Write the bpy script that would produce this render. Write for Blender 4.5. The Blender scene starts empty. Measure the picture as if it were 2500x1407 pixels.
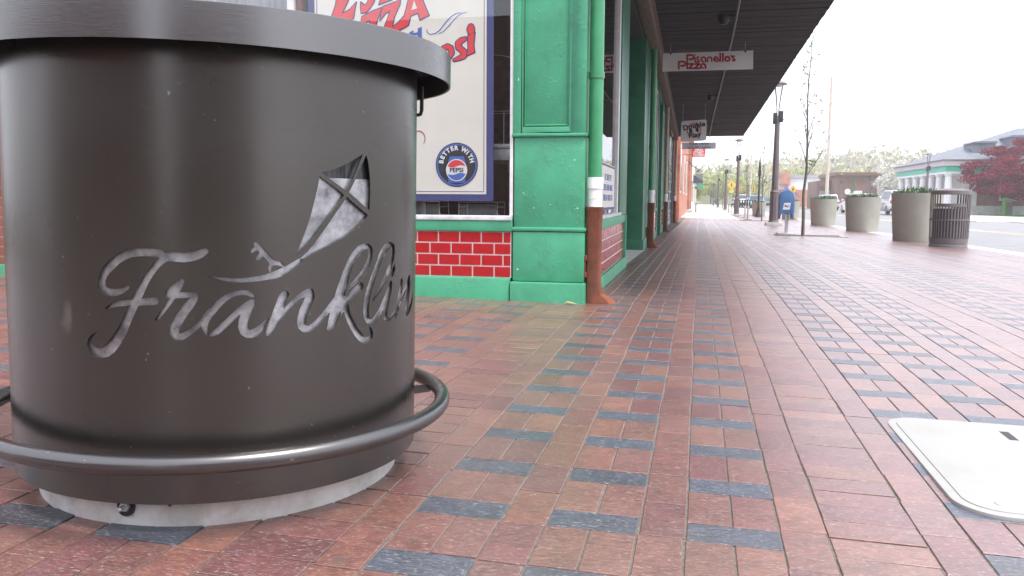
import bpy, bmesh, math, random
import numpy as np
from mathutils import Vector, Matrix

# ------------------------------------------------------------------ camera, sky, sun, exposure
scene = bpy.context.scene
PI = math.pi
COL = scene.collection
CAM = (.01184, -1.8355, .68986)
def setup_camera():
    pitch, yaw, roll = .1067, .2204, .0059
    cy, sy = math.cos(yaw), math.sin(yaw)
    fw = Vector((-sy*math.cos(pitch), cy*math.cos(pitch), -math.sin(pitch)))
    r0 = Vector((cy, sy, 0)); u0 = r0.cross(fw)
    r = r0*math.cos(roll)+u0*math.sin(roll); u = -r0*math.sin(roll)+u0*math.cos(roll)
    cd = bpy.data.cameras.new('camera'); co = bpy.data.objects.new('camera', cd); COL.objects.link(co)
    m = Matrix((r, u, -fw)).transposed().to_4x4(); m.translation = Vector(CAM)
    co.matrix_world = m
    cd.sensor_width = 36; cd.lens = 2036.4/2500*36; cd.clip_start = .05; cd.clip_end = 3000
    cd.dof.use_dof = True; cd.dof.focus_distance = 1.7; cd.dof.aperture_fstop = 90.0
    scene.camera = co
setup_camera()
SUN_EL, SUN_AZ = math.radians(60), math.radians(116)      # azimuth measured from +Y towards +X
w = bpy.data.worlds.new('World'); scene.world = w; w.use_nodes = True
nt = w.node_tree; nt.nodes.clear()
out = nt.nodes.new('ShaderNodeOutputWorld'); bg = nt.nodes.new('ShaderNodeBackground')
sky = nt.nodes.new('ShaderNodeTexSky'); sky.sky_type = 'NISHITA'; sky.sun_disc = False
sky.sun_elevation = SUN_EL; sky.sun_rotation = SUN_AZ; sky.dust_density = 3.0; sky.air_density = 1.0
mixw = nt.nodes.new('ShaderNodeMix'); mixw.data_type = 'RGBA'
mixw.inputs['Factor'].default_value = .82                 # thin bright overcast over the clear sky
mixw.inputs['B'].default_value = (11.2, 11.5, 12.8, 1)
nt.links.new(sky.outputs[0], mixw.inputs['A']); nt.links.new(mixw.outputs['Result'], bg.inputs[0])
bg.inputs[1].default_value = .1; nt.links.new(bg.outputs[0], out.inputs[0])
sd = bpy.data.lights.new('sun', 'SUN'); sd.energy = 2.2; sd.angle = math.radians(18); sd.color = (1, .95, .88)
so = bpy.data.objects.new('sun', sd); COL.objects.link(so)
sdir = Vector((math.sin(SUN_AZ)*math.cos(SUN_EL), math.cos(SUN_AZ)*math.cos(SUN_EL), math.sin(SUN_EL)))
so.rotation_euler = sdir.to_track_quat('Z', 'Y').to_euler(); so.location = (0, 0, 30)
scene.view_settings.view_transform = 'Standard'; scene.view_settings.look = 'None'
scene.view_settings.exposure = 1.15; scene.view_settings.gamma = 1
scene.render.engine = 'CYCLES'
scene.cycles.max_bounces = 6; scene.cycles.diffuse_bounces = 3; scene.cycles.glossy_bounces = 4
scene.cycles.transparent_max_bounces = 12; scene.cycles.volume_bounces = 0
scene.cycles.caustics_reflective = False; scene.cycles.caustics_refractive = False

# ------------------------------------------------------------------ materials
def mat(name, col, rough=.6, metal=0, var=.0, vscale=6, bump=0, bscale=40, bdist=.004, col2=None, spec=.5, stretch=None, alpha=None, bdet=3, thr=(.35, .65)):
    m = bpy.data.materials.new(name); m.use_nodes = True
    n = m.node_tree; p = n.nodes['Principled BSDF']
    p.inputs['Base Color'].default_value = (*col, 1); p.inputs['Roughness'].default_value = rough
    p.inputs['Metallic'].default_value = metal; p.inputs['Specular IOR Level'].default_value = spec
    if var or bump or col2:
        tc = n.nodes.new('ShaderNodeTexCoord'); mp = n.nodes.new('ShaderNodeMapping')
        n.links.new(tc.outputs['Object'], mp.inputs[0])
        if stretch: mp.inputs['Scale'].default_value = stretch
    if var or col2:
        no = n.nodes.new('ShaderNodeTexNoise'); no.inputs['Scale'].default_value = vscale; no.inputs['Detail'].default_value = 6
        no.inputs['Roughness'].default_value = .65
        n.links.new(mp.outputs[0], no.inputs[0])
        rp = n.nodes.new('ShaderNodeMapRange'); rp.inputs[1].default_value = thr[0]; rp.inputs[2].default_value = thr[1]
        n.links.new(no.outputs[0], rp.inputs[0])
        mx = n.nodes.new('ShaderNodeMix'); mx.data_type = 'RGBA'
        c2 = col2 if col2 else tuple(c*(1-var) for c in col)
        c1 = col if col2 else tuple(min(1, c*(1+var*.6)) for c in col)
        mx.inputs['A'].default_value = (*c2, 1); mx.inputs['B'].default_value = (*c1, 1)
        n.links.new(rp.outputs[0], mx.inputs['Factor']); n.links.new(mx.outputs['Result'], p.inputs['Base Color'])
    if bump:
        nb = n.nodes.new('ShaderNodeTexNoise'); nb.inputs['Scale'].default_value = bscale; nb.inputs['Detail'].default_value = bdet
        n.links.new(mp.outputs[0], nb.inputs[0])
        b = n.nodes.new('ShaderNodeBump'); b.inputs['Strength'].default_value = bump; b.inputs['Distance'].default_value = bdist
        n.links.new(nb.outputs[0], b.inputs['Height']); n.links.new(b.outputs[0], p.inputs['Normal'])
    return m
def glass_mat(name, tint=(.9, .95, .95), ior=1.5, rough=.0, dark=0):
    m = bpy.data.materials.new(name); m.use_nodes = True; n = m.node_tree; n.nodes.clear()
    o = n.nodes.new('ShaderNodeOutputMaterial'); t = n.nodes.new('ShaderNodeBsdfTransparent'); g = n.nodes.new('ShaderNodeBsdfGlossy')
    g.inputs['Roughness'].default_value = rough; ge = n.nodes.new('ShaderNodeNewGeometry'); dt = n.nodes.new('ShaderNodeVectorMath'); dt.operation = 'DOT_PRODUCT'
    n.links.new(ge.outputs['Normal'], dt.inputs[0]); n.links.new(ge.outputs['Incoming'], dt.inputs[1]); last = dt.outputs['Value']
    for op, k in (('ABSOLUTE', 0), ('SUBTRACT', 1), ('POWER', 5), ('MULTIPLY_ADD', .95)):
        mm = n.nodes.new('ShaderNodeMath'); mm.operation = op
        if op == 'SUBTRACT': mm.inputs[0].default_value = 1; n.links.new(last, mm.inputs[1])
        else: n.links.new(last, mm.inputs[0])
        if op == 'POWER': mm.inputs[1].default_value = 5
        if op == 'MULTIPLY_ADD': mm.inputs[1].default_value = .95; mm.inputs[2].default_value = .045
        last = mm.outputs[0]
    f = mm
    t.inputs[0].default_value = (*tint, 1)
    mx = n.nodes.new('ShaderNodeMixShader'); n.links.new(f.outputs[0], mx.inputs[0]); n.links.new(t.outputs[0], mx.inputs[1]); n.links.new(g.outputs[0], mx.inputs[2])
    n.links.new(mx.outputs[0], o.inputs[0]); return m
def stucco_green():
    m = mat('green_stucco', (.062, .345, .19), .42, var=.18, vscale=3)
    n = m.node_tree; p = n.nodes['Principled BSDF']; tc = n.nodes.new('ShaderNodeTexCoord')
    a = n.nodes.new('ShaderNodeTexNoise'); a.inputs['Scale'].default_value = 38; a.inputs['Detail'].default_value = 4; a.inputs['Distortion'].default_value = .6
    b = n.nodes.new('ShaderNodeTexNoise'); b.inputs['Scale'].default_value = 7; b.inputs['Detail'].default_value = 2
    n.links.new(tc.outputs['Object'], a.inputs[0]); n.links.new(tc.outputs['Object'], b.inputs[0])
    r1 = n.nodes.new('ShaderNodeMapRange'); r1.inputs[1].default_value = .56; r1.inputs[2].default_value = .66; r1.clamp = True
    r2 = n.nodes.new('ShaderNodeMapRange'); r2.inputs[1].default_value = .42; r2.inputs[2].default_value = .6
    n.links.new(a.outputs[0], r1.inputs[0]); n.links.new(b.outputs[0], r2.inputs[0])
    mu = n.nodes.new('ShaderNodeMath'); mu.operation = 'MULTIPLY'; n.links.new(r1.outputs[0], mu.inputs[0]); n.links.new(r2.outputs[0], mu.inputs[1])
    bp = n.nodes.new('ShaderNodeBump'); bp.inputs['Strength'].default_value = .4; bp.inputs['Distance'].default_value = .004
    n.links.new(mu.outputs[0], bp.inputs['Height']); n.links.new(bp.outputs[0], p.inputs['Normal'])
    gn = n.nodes.new('ShaderNodeTexNoise'); gn.inputs['Scale'].default_value = 5.5; gn.inputs['Detail'].default_value = 9; gn.inputs['Roughness'].default_value = .72; n.links.new(tc.outputs['Object'], gn.inputs[0])
    gr = n.nodes.new('ShaderNodeMapRange'); gr.inputs[1].default_value = .55; gr.inputs[2].default_value = .72; gr.inputs[4].default_value = .38; n.links.new(gn.outputs[0], gr.inputs[0])
    gm = n.nodes.new('ShaderNodeMix'); gm.data_type = 'RGBA'; gm.inputs['B'].default_value = (.05, .13, .085, 1); s0 = p.inputs['Base Color'].links[0].from_socket
    n.links.new(gr.outputs[0], gm.inputs['Factor']); n.links.new(s0, gm.inputs['A']); n.links.new(gm.outputs['Result'], p.inputs['Base Color'])
    ro = n.nodes.new('ShaderNodeMapRange'); ro.inputs[3].default_value = .35; ro.inputs[4].default_value = .62; n.links.new(gn.outputs[0], ro.inputs[0]); n.links.new(ro.outputs[0], p.inputs['Roughness'])
    # a few chips of pale plaster
    v = n.nodes.new('ShaderNodeTexNoise'); v.inputs['Scale'].default_value = 42; v.inputs['Detail'].default_value = 0; n.links.new(tc.outputs['Object'], v.inputs[0])
    r3 = n.nodes.new('ShaderNodeMapRange'); r3.inputs[1].default_value = .855; r3.inputs[2].default_value = .87; n.links.new(v.outputs[0], r3.inputs[0])
    mx = n.nodes.new('ShaderNodeMix'); mx.data_type = 'RGBA'; mx.inputs['B'].default_value = (.7, .72, .68, 1)
    src = p.inputs['Base Color'].links[0].from_socket
    n.links.new(r3.outputs[0], mx.inputs['Factor']); n.links.new(src, mx.inputs['A']); n.links.new(mx.outputs['Result'], p.inputs['Base Color'])
    return m
def brick_wall_mat(name, c1, c2, mortar, bw=.21, rh=.075, ax='XZ', bump=.4):
    m = bpy.data.materials.new(name); m.use_nodes = True; n = m.node_tree; p = n.nodes['Principled BSDF']; p.inputs['Roughness'].default_value = .85
    tc = n.nodes.new('ShaderNodeTexCoord'); sp = n.nodes.new('ShaderNodeSeparateXYZ'); cb = n.nodes.new('ShaderNodeCombineXYZ')
    n.links.new(tc.outputs['Object'], sp.inputs[0])
    ad = n.nodes.new('ShaderNodeMath'); n.links.new(sp.outputs[0], ad.inputs[0]); n.links.new(sp.outputs[1], ad.inputs[1])
    n.links.new(ad.outputs[0], cb.inputs[0]); n.links.new(sp.outputs[2], cb.inputs[1])
    b = n.nodes.new('ShaderNodeTexBrick'); b.inputs['Scale'].default_value = 1; b.inputs['Brick Width'].default_value = bw; b.inputs['Row Height'].default_value = rh
    b.inputs['Mortar Size'].default_value = .006; b.inputs['Color1'].default_value = (*c1, 1); b.inputs['Color2'].default_value = (*c2, 1); b.inputs['Mortar'].default_value = (*mortar, 1)
    n.links.new(cb.outputs[0], b.inputs[0])
    no = n.nodes.new('ShaderNodeTexNoise'); no.inputs['Scale'].default_value = 1.3; no.inputs['Detail'].default_value = 8; n.links.new(tc.outputs['Object'], no.inputs[0])
    rp = n.nodes.new('ShaderNodeMapRange'); rp.inputs[1].default_value = .35; rp.inputs[2].default_value = .7; rp.inputs[3].default_value = .75; rp.inputs[4].default_value = 1.2
    n.links.new(no.outputs[0], rp.inputs[0])
    mu = n.nodes.new('ShaderNodeVectorMath'); mu.operation = 'SCALE'; n.links.new(b.outputs[0], mu.inputs[0]); n.links.new(rp.outputs[0], mu.inputs['Scale'])
    n.links.new(mu.outputs[0], p.inputs['Base Color'])
    bp = n.nodes.new('ShaderNodeBump'); bp.inputs['Strength'].default_value = bump; bp.inputs['Distance'].default_value = .006; bp.invert = True
    n.links.new(b.outputs['Fac'], bp.inputs['Height']); n.links.new(bp.outputs[0], p.inputs['Normal'])
    return m
M = {}
M['green'] = stucco_green()
M['dgreen'] = mat('green_trim_paint', (.03, .17, .095), .4, var=.2, vscale=5, bump=.2, bscale=60, bdist=.002)
M['pipegreen'] = mat('green_pipe_paint', (.045, .27, .12), .32, var=.12, vscale=9)
M['white'] = mat('white_paint', (.74, .75, .76), .45, var=.12, vscale=12)
M['whiteplastic'] = mat('white_plastic', (.82, .82, .81), .38, var=.08, vscale=20)
M['sill'] = mat('worn_white_metal', (.62, .65, .68), .4, var=.25, vscale=14)
M['rust'] = mat('rusty_iron', (.21, .062, .028), .85, col2=(.10, .038, .025), vscale=11, bump=.5, bscale=70, bdist=.004, var=.2)
M['tile'] = mat('red_glazed_tile', (.42, .012, .016), .16, var=.12, vscale=15)
M['grout'] = mat('white_grout', (.78, .76, .72), .8, var=.1)
M['canopy'] = mat('weathered_dark_planks', (.050, .045, .052), .8, col2=(.013, .012, .015), thr=(.45, .68), vscale=4, stretch=(.6, 9, 1), bump=.4, bscale=12, bdist=.01)
M['beam'] = mat('weathered_beam', (.18, .15, .13), .8, var=.35, vscale=14)
M['brown'] = mat('brown_wood', (.16, .07, .04), .6, var=.3, vscale=8)
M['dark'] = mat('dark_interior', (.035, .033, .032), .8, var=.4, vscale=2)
M['redwood'] = mat('dark_red_panelling', (.07, .03, .025), .7, var=.3, vscale=3)
M['steel'] = mat('dull_steel', (.55, .58, .59), .45, .6, var=.2, vscale=20)
M['glass'] = glass_mat('window_glass', (.985, .992, .99))
M['glassdark'] = mat('dark_car_glass', (.02, .035, .06), .06, spec=.8)
M['cream'] = mat('cream_pipe_paint', (.45, .40, .30), .5, var=.2, vscale=8)
M['poster'] = mat('cream_poster_vinyl', (.80, .78, .70), .45, var=.04, vscale=3)
M['navy'] = mat('navy_print', (.05, .065, .20), .5)
M['blueprint'] = mat('blue_print', (.075, .15, .48), .5)
M['redprint'] = mat('red_print', (.75, .055, .06), .5)
M['ink'] = mat('black_print', (.025, .027, .035), .5)
M['signwhite'] = mat('white_sign_board', (.80, .81, .84), .5, var=.06, vscale=4)
M['signgrey'] = mat('grey_sign_board', (.80, .81, .86), .5, var=.06, vscale=4)
M['signred'] = mat('crimson_lettering', (.40, .012, .03), .4)
M['concrete'] = mat('pale_concrete', (.50, .50, .48), .85, var=.16, vscale=5, bump=.25, bscale=60, bdist=.003)
M['road'] = mat('grey_asphalt', (.23, .23, .24), .85, var=.12, vscale=1.5, bump=.2, bscale=60)
M['kerb'] = mat('kerb_concrete', (.55, .54, .52), .85, var=.12, vscale=3)
M['earth'] = mat('bare_earth', (.14, .12, .09), .95, var=.3, vscale=.5)
M['grass'] = mat('lawn', (.09, .20, .035), .9, var=.3, vscale=2, bump=.4, bscale=30, bdist=.02)
M['mulch'] = mat('mulch', (.10, .06, .045), .95, var=.4, vscale=20, bump=.6, bscale=60, bdist=.02)
M['yellowline'] = mat('yellow_road_paint', (.62, .48, .27), .7, var=.15)
M['lamp'] = mat('bronze_lamp_paint', (.14, .115, .115), .45, .3, var=.12)
M['lampglass'] = glass_mat('lamp_lens', (.9, .9, .88), 1.45)
M['planter'] = mat('taupe_planter', (.32, .31, .26), .6, var=.08, vscale=3, bump=.15, bscale=90, bdist=.002)
M['can'] = mat('brown_can_paint', (.155, .13, .132), .45, .1, var=.1)
M['canbase'] = mat('grey_can_base', (.2, .195, .19), .6)
M['bark'] = mat('young_bark', (.16, .135, .11), .85, var=.35, vscale=25, bump=.5, bscale=60)
M['leaf'] = mat('spring_leaves', (.10, .19, .045), .8, spec=.2, var=.4, vscale=3)
M['leaf2'] = mat('dark_green_leaves', (.10, .17, .09), .6, var=.4, vscale=9)
M['maroonleaf'] = mat('maroon_leaves', (.20, .022, .040), .85, spec=.15, var=.5, vscale=2.5)
M['blossom'] = mat('white_blossom', (.66, .64, .58), .7, var=.25, vscale=3)
M['yellowleaf'] = mat('yellow_green_leaves', (.40, .45, .14), .8, spec=.2, var=.3, vscale=4)
M['woods'] = mat('hazed_spring_woods', (.40, .44, .17), .9, col2=(.40, .32, .22), vscale=.06)  # foliage tones paled to carry part of the distant haze
M['hill'] = mat('hill_ground', (.15, .16, .07), .95, var=.4, vscale=.08)
M['orangebrick'] = brick_wall_mat('orange_brick', (.52, .20, .13), (.42, .15, .09), (.40, .30, .25))
M['redbrick'] = brick_wall_mat('red_brown_brick', (.27, .095, .065), (.21, .075, .055), (.26, .2, .17))
M['brownbrick'] = brick_wall_mat('brown_brick', (.20, .095, .07), (.16, .08, .06), (.2, .13, .1))
M['slate'] = mat('slate_roof', (.15, .17, .20), .7, var=.2, vscale=3)
M['teal'] = mat('teal_fascia', (.06, .42, .30), .5)
M['black'] = mat('black_iron', (.02, .02, .022), .5, .2)
M['bluebox'] = mat('postal_blue', (.075, .19, .42), .4, var=.06)
M['tyre'] = mat('tyre_rubber', (.02, .02, .02), .8)
M['rim'] = mat('wheel_rim', (.4, .4, .42), .35, .8)
M['trim'] = mat('black_car_trim', (.02, .02, .024), .6)
M['carwhite'] = mat('white_car_paint', (.72, .74, .77), .22)
M['carsilver'] = mat('silver_car_paint', (.60, .63, .66), .2, .3)
M['carblue'] = mat('blue_grey_car_paint', (.28, .38, .48), .25, .3)
M['cardark'] = mat('dark_car_paint', (.05, .07, .08), .25, .2)
M['taillight'] = mat('red_tail_light', (.5, .01, .02), .2)
M['headlight'] = mat('clear_head_light', (.7, .72, .75), .1)
M['yellow'] = mat('yellow_sign', (.75, .45, .02), .5)
M['lime'] = mat('lime_panel', (.22, .68, .10), .5)
M['tealsquares'] = mat('pale_teal_panel', (.20, .33, .35), .4)
M['inkblue'] = mat('dark_blue_glazing', (.015, .02, .045), .2)
M['woodpole'] = mat('wooden_pole', (.55, .46, .38), .85, var=.2)
M['starblue'] = mat('blue_star_paint', (.04, .12, .36), .5)
M['starred'] = mat('red_star_paint', (.55, .06, .05), .5)

# ------------------------------------------------------------------ mesh helpers
def G(x, y):
    xs = min(max(x, -30), 6)
    return -.0172*xs+(.0069*(y-3.6) if y < 3.6 else -.0077*(min(y, 32)-3.6))
def Gn(x, y):
    xs = np.clip(x, -30, 6)
    return -.0172*xs+np.where(y < 3.6, .0069*(y-3.6), -.0077*(np.minimum(y, 32)-3.6))
def side(x, y): return x-.0112*max(0, y-4)               # the street front runs a touch off the paving lines
def off_of(p):
    if p is None or p.get('local'): return Vector((0, 0, 0))
    while p.parent is not None: p = p.parent
    return p.location.copy()
class MB:
    def __init__(s): s.v = []; s.f = []
    def add(s, vs, fs):
        b = len(s.v); s.v += [tuple(v) for v in vs]; s.f += [tuple(i+b for i in f) for f in fs]; return s
    def box(s, x0, x1, y0, y1, z0, z1):
        return s.add([(x0, y0, z0), (x1, y0, z0), (x1, y1, z0), (x0, y1, z0), (x0, y0, z1), (x1, y0, z1), (x1, y1, z1), (x0, y1, z1)],
                     [(0, 3, 2, 1), (4, 5, 6, 7), (0, 1, 5, 4), (1, 2, 6, 5), (2, 3, 7, 6), (3, 0, 4, 7)])
    def tube(s, pts, rads, n=12, cap=True):
        pts = [Vector(p) for p in pts]
        if not hasattr(rads, '__len__'): rads = [rads]*len(pts)
        vs = []; fs = []; ref = None
        for i, p in enumerate(pts):
            t = (pts[min(i+1, len(pts)-1)]-pts[max(i-1, 0)])
            t = t.normalized() if t.length > 1e-9 else Vector((0, 0, 1))
            if ref is None: ref = Vector((0, 0, 1)) if abs(t.z) < .9 else Vector((1, 0, 0))
            a = t.cross(ref)
            if a.length < 1e-6: a = t.orthogonal()
            a.normalize(); b = t.cross(a); ref = b.cross(t) if False else a.cross(t)*-1 if False else ref
            for k in range(n):
                an = 2*PI*k/n; vs.append(p+(a*math.cos(an)+b*math.sin(an))*rads[i])
        for i in range(len(pts)-1):
            for k in range(n):
                k2 = (k+1) % n; fs.append((i*n+k, i*n+k2, (i+1)*n+k2, (i+1)*n+k))
        if cap: fs.append(tuple(range(n))[::-1]); fs.append(tuple(range((len(pts)-1)*n, len(pts)*n)))
        return s.add(vs, fs)
    def lathe(s, prof, c=(0, 0, 0), n=48, close=False, caps=(1, 1)):
        vs = []; fs = []; m = len(prof)
        for r, z in prof:
            for k in range(n):
                a = 2*PI*k/n; vs.append((c[0]+r*math.cos(a), c[1]+r*math.sin(a), c[2]+z))
        for i in range(m if close else m-1):
            j = (i+1) % m
            for k in range(n):
                k2 = (k+1) % n; fs.append((i*n+k, i*n+k2, j*n+k2, j*n+k))
        if not close:
            if caps[0]: fs.append(tuple(range(n))[::-1])
            if caps[1]: fs.append(tuple(range((m-1)*n, m*n)))
        return s.add(vs, fs)
    def prism(s, poly, a0, a1, ax='y'):
        n = len(poly)
        f = {'y': lambda p, a: (p[0], a, p[1]), 'x': lambda p, a: (a, p[0], p[1]), 'z': lambda p, a: (p[0], p[1], a)}[ax]
        vs = [f(p, a0) for p in poly]+[f(p, a1) for p in poly]
        fs = [tuple(range(n))[::-1], tuple(range(n, 2*n))]+[(i, (i+1) % n, n+(i+1) % n, n+i) for i in range(n)]
        return s.add(vs, fs)
    def torus(s, c, R, r, n=64, m=12):
        vs = []; fs = []
        for i in range(n):
            a = 2*PI*i/n
            for j in range(m):
                b = 2*PI*j/m; q = R+r*math.cos(b); vs.append((c[0]+q*math.cos(a), c[1]+q*math.sin(a), c[2]+r*math.sin(b)))
        for i in range(n):
            for j in range(m):
                fs.append((i*m+j, ((i+1) % n)*m+j, ((i+1) % n)*m+(j+1) % m, i*m+(j+1) % m))
        return s.add(vs, fs)
    def ball(s, c, rx, ry=None, rz=None, n=14, m=9):
        ry = ry or rx; rz = rz or rx
        prof = [(math.sin(PI*i/m), -math.cos(PI*i/m)) for i in range(m+1)]
        vs = []; fs = []
        for r, z in prof:
            for k in range(n):
                a = 2*PI*k/n; vs.append((c[0]+rx*r*math.cos(a), c[1]+ry*r*math.sin(a), c[2]+rz*z))
        for i in range(m):
            for k in range(n): fs.append((i*n+k, i*n+(k+1) % n, (i+1)*n+(k+1) % n, (i+1)*n+k))
        return s.add(vs, fs)
    def build(s, name, m, parent=None, smooth=False, bevel=0, warp=None, fix=True, ang=35, seg=2):
        me = bpy.data.meshes.new(name)
        off = off_of(parent)
        vs = s.v
        if warp: vs = [warp(*v) for v in vs]
        me.from_pydata([(v[0]-off[0], v[1]-off[1], v[2]-off[2]) for v in vs], [], s.f)
        if fix:
            bm = bmesh.new(); bm.from_mesh(me)
            bmesh.ops.remove_doubles(bm, verts=bm.verts, dist=1e-6)
            bmesh.ops.recalc_face_normals(bm, faces=bm.faces)
            if bevel:
                es = [e for e in bm.edges if len(e.link_faces) == 2 and e.calc_face_angle(0) > .5]
                bmesh.ops.bevel(bm, geom=es, offset=bevel, segments=seg, affect='EDGES', profile=.6, clamp_overlap=True)
            bm.to_mesh(me); bm.free()
        if smooth or bevel:
            me.shade_smooth(); me.set_sharp_from_angle(angle=math.radians(ang))
        if m: me.materials.append(m)
        o = bpy.data.objects.new(name, me); COL.objects.link(o)
        if parent is not None:
            o.parent = parent
            if parent.get('local'): o['local'] = 1
        return o
def tag(o, label, cat, group=None):
    o['label'] = label; o['category'] = cat
    if group: o['group'] = group
    return o
def thing(name, label, cat, loc=(0, 0, 0), rot=(0, 0, 0), group=None, local=False):
    o = bpy.data.objects.new(name, None); COL.objects.link(o); o.location = loc; o.rotation_euler = rot
    o.empty_display_size = .2
    tag(o, label, cat, group)
    if local: o['local'] = 1
    return o
def struct(o, kind='structure'): o['kind'] = kind; return o
def copy_tree(o, parent=None):
    c = o.copy(); COL.objects.link(c)
    if parent is not None: c.parent = parent
    for ch in list(o.children): copy_tree(ch, c)
    return c
def relabel(o, loc, label, rz=None, group=None):
    o.location = loc; o['label'] = label
    if rz is not None: o.rotation_euler = (0, 0, rz)
    if group: o['group'] = group
    return o

# ------------------------------------------------------------------ flat shapes from strokes and outlines (union by distance field)
def sdf_shape(strokes=(), polys=(), holes=(), step=.001, pad=.012, grow=0.0, maxr=None):
    P = [p[:2] for s in strokes for p in s]+[p for q in polys for p in q]
    P = np.array(P); lo = P.min(0)-pad-.012-grow; hi = P.max(0)+pad+.012+grow
    nx = int((hi[0]-lo[0])/step)+1; ny = int((hi[1]-lo[1])/step)+1
    F = np.full((ny, nx), 1.0)
    X = lo[0]+np.arange(nx)*step; Y = lo[1]+np.arange(ny)*step
    def win(a, b, m):
        i0 = max(0, int((a[0]-m-lo[0])/step)); i1 = min(nx, int((b[0]+m-lo[0])/step)+2)
        j0 = max(0, int((a[1]-m-lo[1])/step)); j1 = min(ny, int((b[1]+m-lo[1])/step)+2)
        return slice(j0, j1), slice(i0, i1)
    for s in strokes:
        for (x0, y0, r0), (x1, y1, r1) in zip(s[:-1], s[1:]):
            if maxr: r0, r1 = min(r0, maxr), min(r1, maxr)
            m = max(r0, r1)+.006+grow
            sl = win((min(x0, x1), min(y0, y1)), (max(x0, x1), max(y0, y1)), m)
            gx, gy = np.meshgrid(X[sl[1]], Y[sl[0]])
            dx, dy = x1-x0, y1-y0; L = dx*dx+dy*dy+1e-12
            t = np.clip(((gx-x0)*dx+(gy-y0)*dy)/L, 0, 1)
            d = np.hypot(gx-x0-t*dx, gy-y0-t*dy)-(r0+t*(r1-r0))
            F[sl] = np.minimum(F[sl], d)
    def pd(q, sl):
        gx, gy = np.meshgrid(X[sl[1]], Y[sl[0]]); d = np.full(gx.shape, 9.); ins = np.zeros(gx.shape, bool)
        for (x0, y0), (x1, y1) in zip(q, q[1:]+q[:1]):
            dx, dy = x1-x0, y1-y0; L = dx*dx+dy*dy+1e-12
            t = np.clip(((gx-x0)*dx+(gy-y0)*dy)/L, 0, 1); d = np.minimum(d, np.hypot(gx-x0-t*dx, gy-y0-t*dy))
            c = ((y0 > gy) != (y1 > gy)); xi = x0+(gy-y0)*dx/(dy if dy else 1e-12); ins ^= c & (gx < xi)
        return np.where(ins, -d, d)
    for q in polys:
        a = np.array(q); sl = win(a.min(0), a.max(0), .006+grow); F[sl] = np.minimum(F[sl], pd(list(q), sl))
    for q in holes:
        sl = (slice(0, ny), slice(0, nx)); F = np.maximum(F, -pd(list(q), sl))
    F = F-grow
    F[0, :] = F[-1, :] = F[:, 0] = F[:, -1] = 1
    F[np.abs(F) < 1e-9] = 1e-9
    # marching squares
    In = F < 0; cell = In[:-1, :-1].astype(int)+In[:-1, 1:]*2+In[1:, 1:]*4+In[1:, :-1]*8
    js, is_ = np.nonzero((cell > 0) & (cell < 15)); nxt = {}
    T = {1: [(3, 0)], 2: [(0, 1)], 3: [(3, 1)], 4: [(1, 2)], 5: [(3, 2), (1, 0)], 6: [(0, 2)], 7: [(3, 2)], 8: [(2, 3)], 9: [(2, 0)], 10: [(0, 3), (2, 1)], 11: [(2, 1)], 12: [(1, 3)], 13: [(1, 0)], 14: [(0, 3)]}
    def key(j, i, e): return [('h', j, i), ('v', j, i+1), ('h', j+1, i), ('v', j, i)][e]
    def pt(k):
        t, j, i = k
        if t == 'h': a, b = F[j, i], F[j, i+1]; return (X[i]+step*a/(a-b), Y[j])
        a, b = F[j, i], F[j+1, i]; return (X[i], Y[j]+step*a/(a-b))
    for j, i in zip(js.tolist(), is_.tolist()):
        for a, b in T[cell[j, i]]: nxt[key(j, i, a)] = key(j, i, b)
    loops = []
    while nxt:
        k0 = next(iter(nxt)); k = k0; L = []
        while k in nxt:
            L.append(pt(k)); k = nxt.pop(k)
        if len(L) > 8: loops.append(dp_simplify(L, step*.16))
    return loops
def dp_simplify(L, eps):
    P = np.array(L); n = len(P); keep = np.zeros(n, bool); keep[0] = keep[n//2] = keep[-1] = True; st = [(0, n//2), (n//2, n-1)]
    while st:
        a, b = st.pop()
        if b-a < 2: continue
        d = P[b]-P[a]; l = np.hypot(*d)+1e-12; q = P[a+1:b]-P[a]; h = np.abs(q[:, 0]*d[1]-q[:, 1]*d[0])/l
        m = int(h.argmax())
        if h[m] > eps: keep[a+1+m] = True; st += [(a, a+1+m), (a+1+m, b)]
    return [tuple(p) for p in P[keep]]
def fill_mesh(loops, thick):
    cu = bpy.data.curves.new('outline', 'CURVE'); cu.dimensions = '2D'; cu.fill_mode = 'BOTH'; cu.extrude = thick/2
    for L in loops:
        s = cu.splines.new('POLY'); s.points.add(len(L)-1)
        for p, q in zip(s.points, L): p.co = (q[0], q[1], 0, 1)
        s.use_cyclic_u = True
    o = bpy.data.objects.new('outline', cu); COL.objects.link(o)
    dg = bpy.context.evaluated_depsgraph_get(); me = bpy.data.meshes.new_from_object(o.evaluated_get(dg))
    bpy.data.objects.remove(o); bpy.data.curves.remove(cu)
    return me
def flat_part(name, m, parent, loops, thick, y, face=-1):
    """shape drawn in (x, z) standing at plane y"""
    me = fill_mesh(loops, thick); off = off_of(parent)
    for v in me.vertices:
        x, z, d = v.co.x, v.co.y, v.co.z
        v.co = (x-off[0], y+d-off[1], z-off[2])
    me.materials.clear(); me.materials.append(m); me.name = name
    bm = bmesh.new(); bm.from_mesh(me); bmesh.ops.recalc_face_normals(bm, faces=bm.faces); bm.to_mesh(me); bm.free()
    o = bpy.data.objects.new(name, me); COL.objects.link(o); o.parent = parent
    return o
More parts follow.
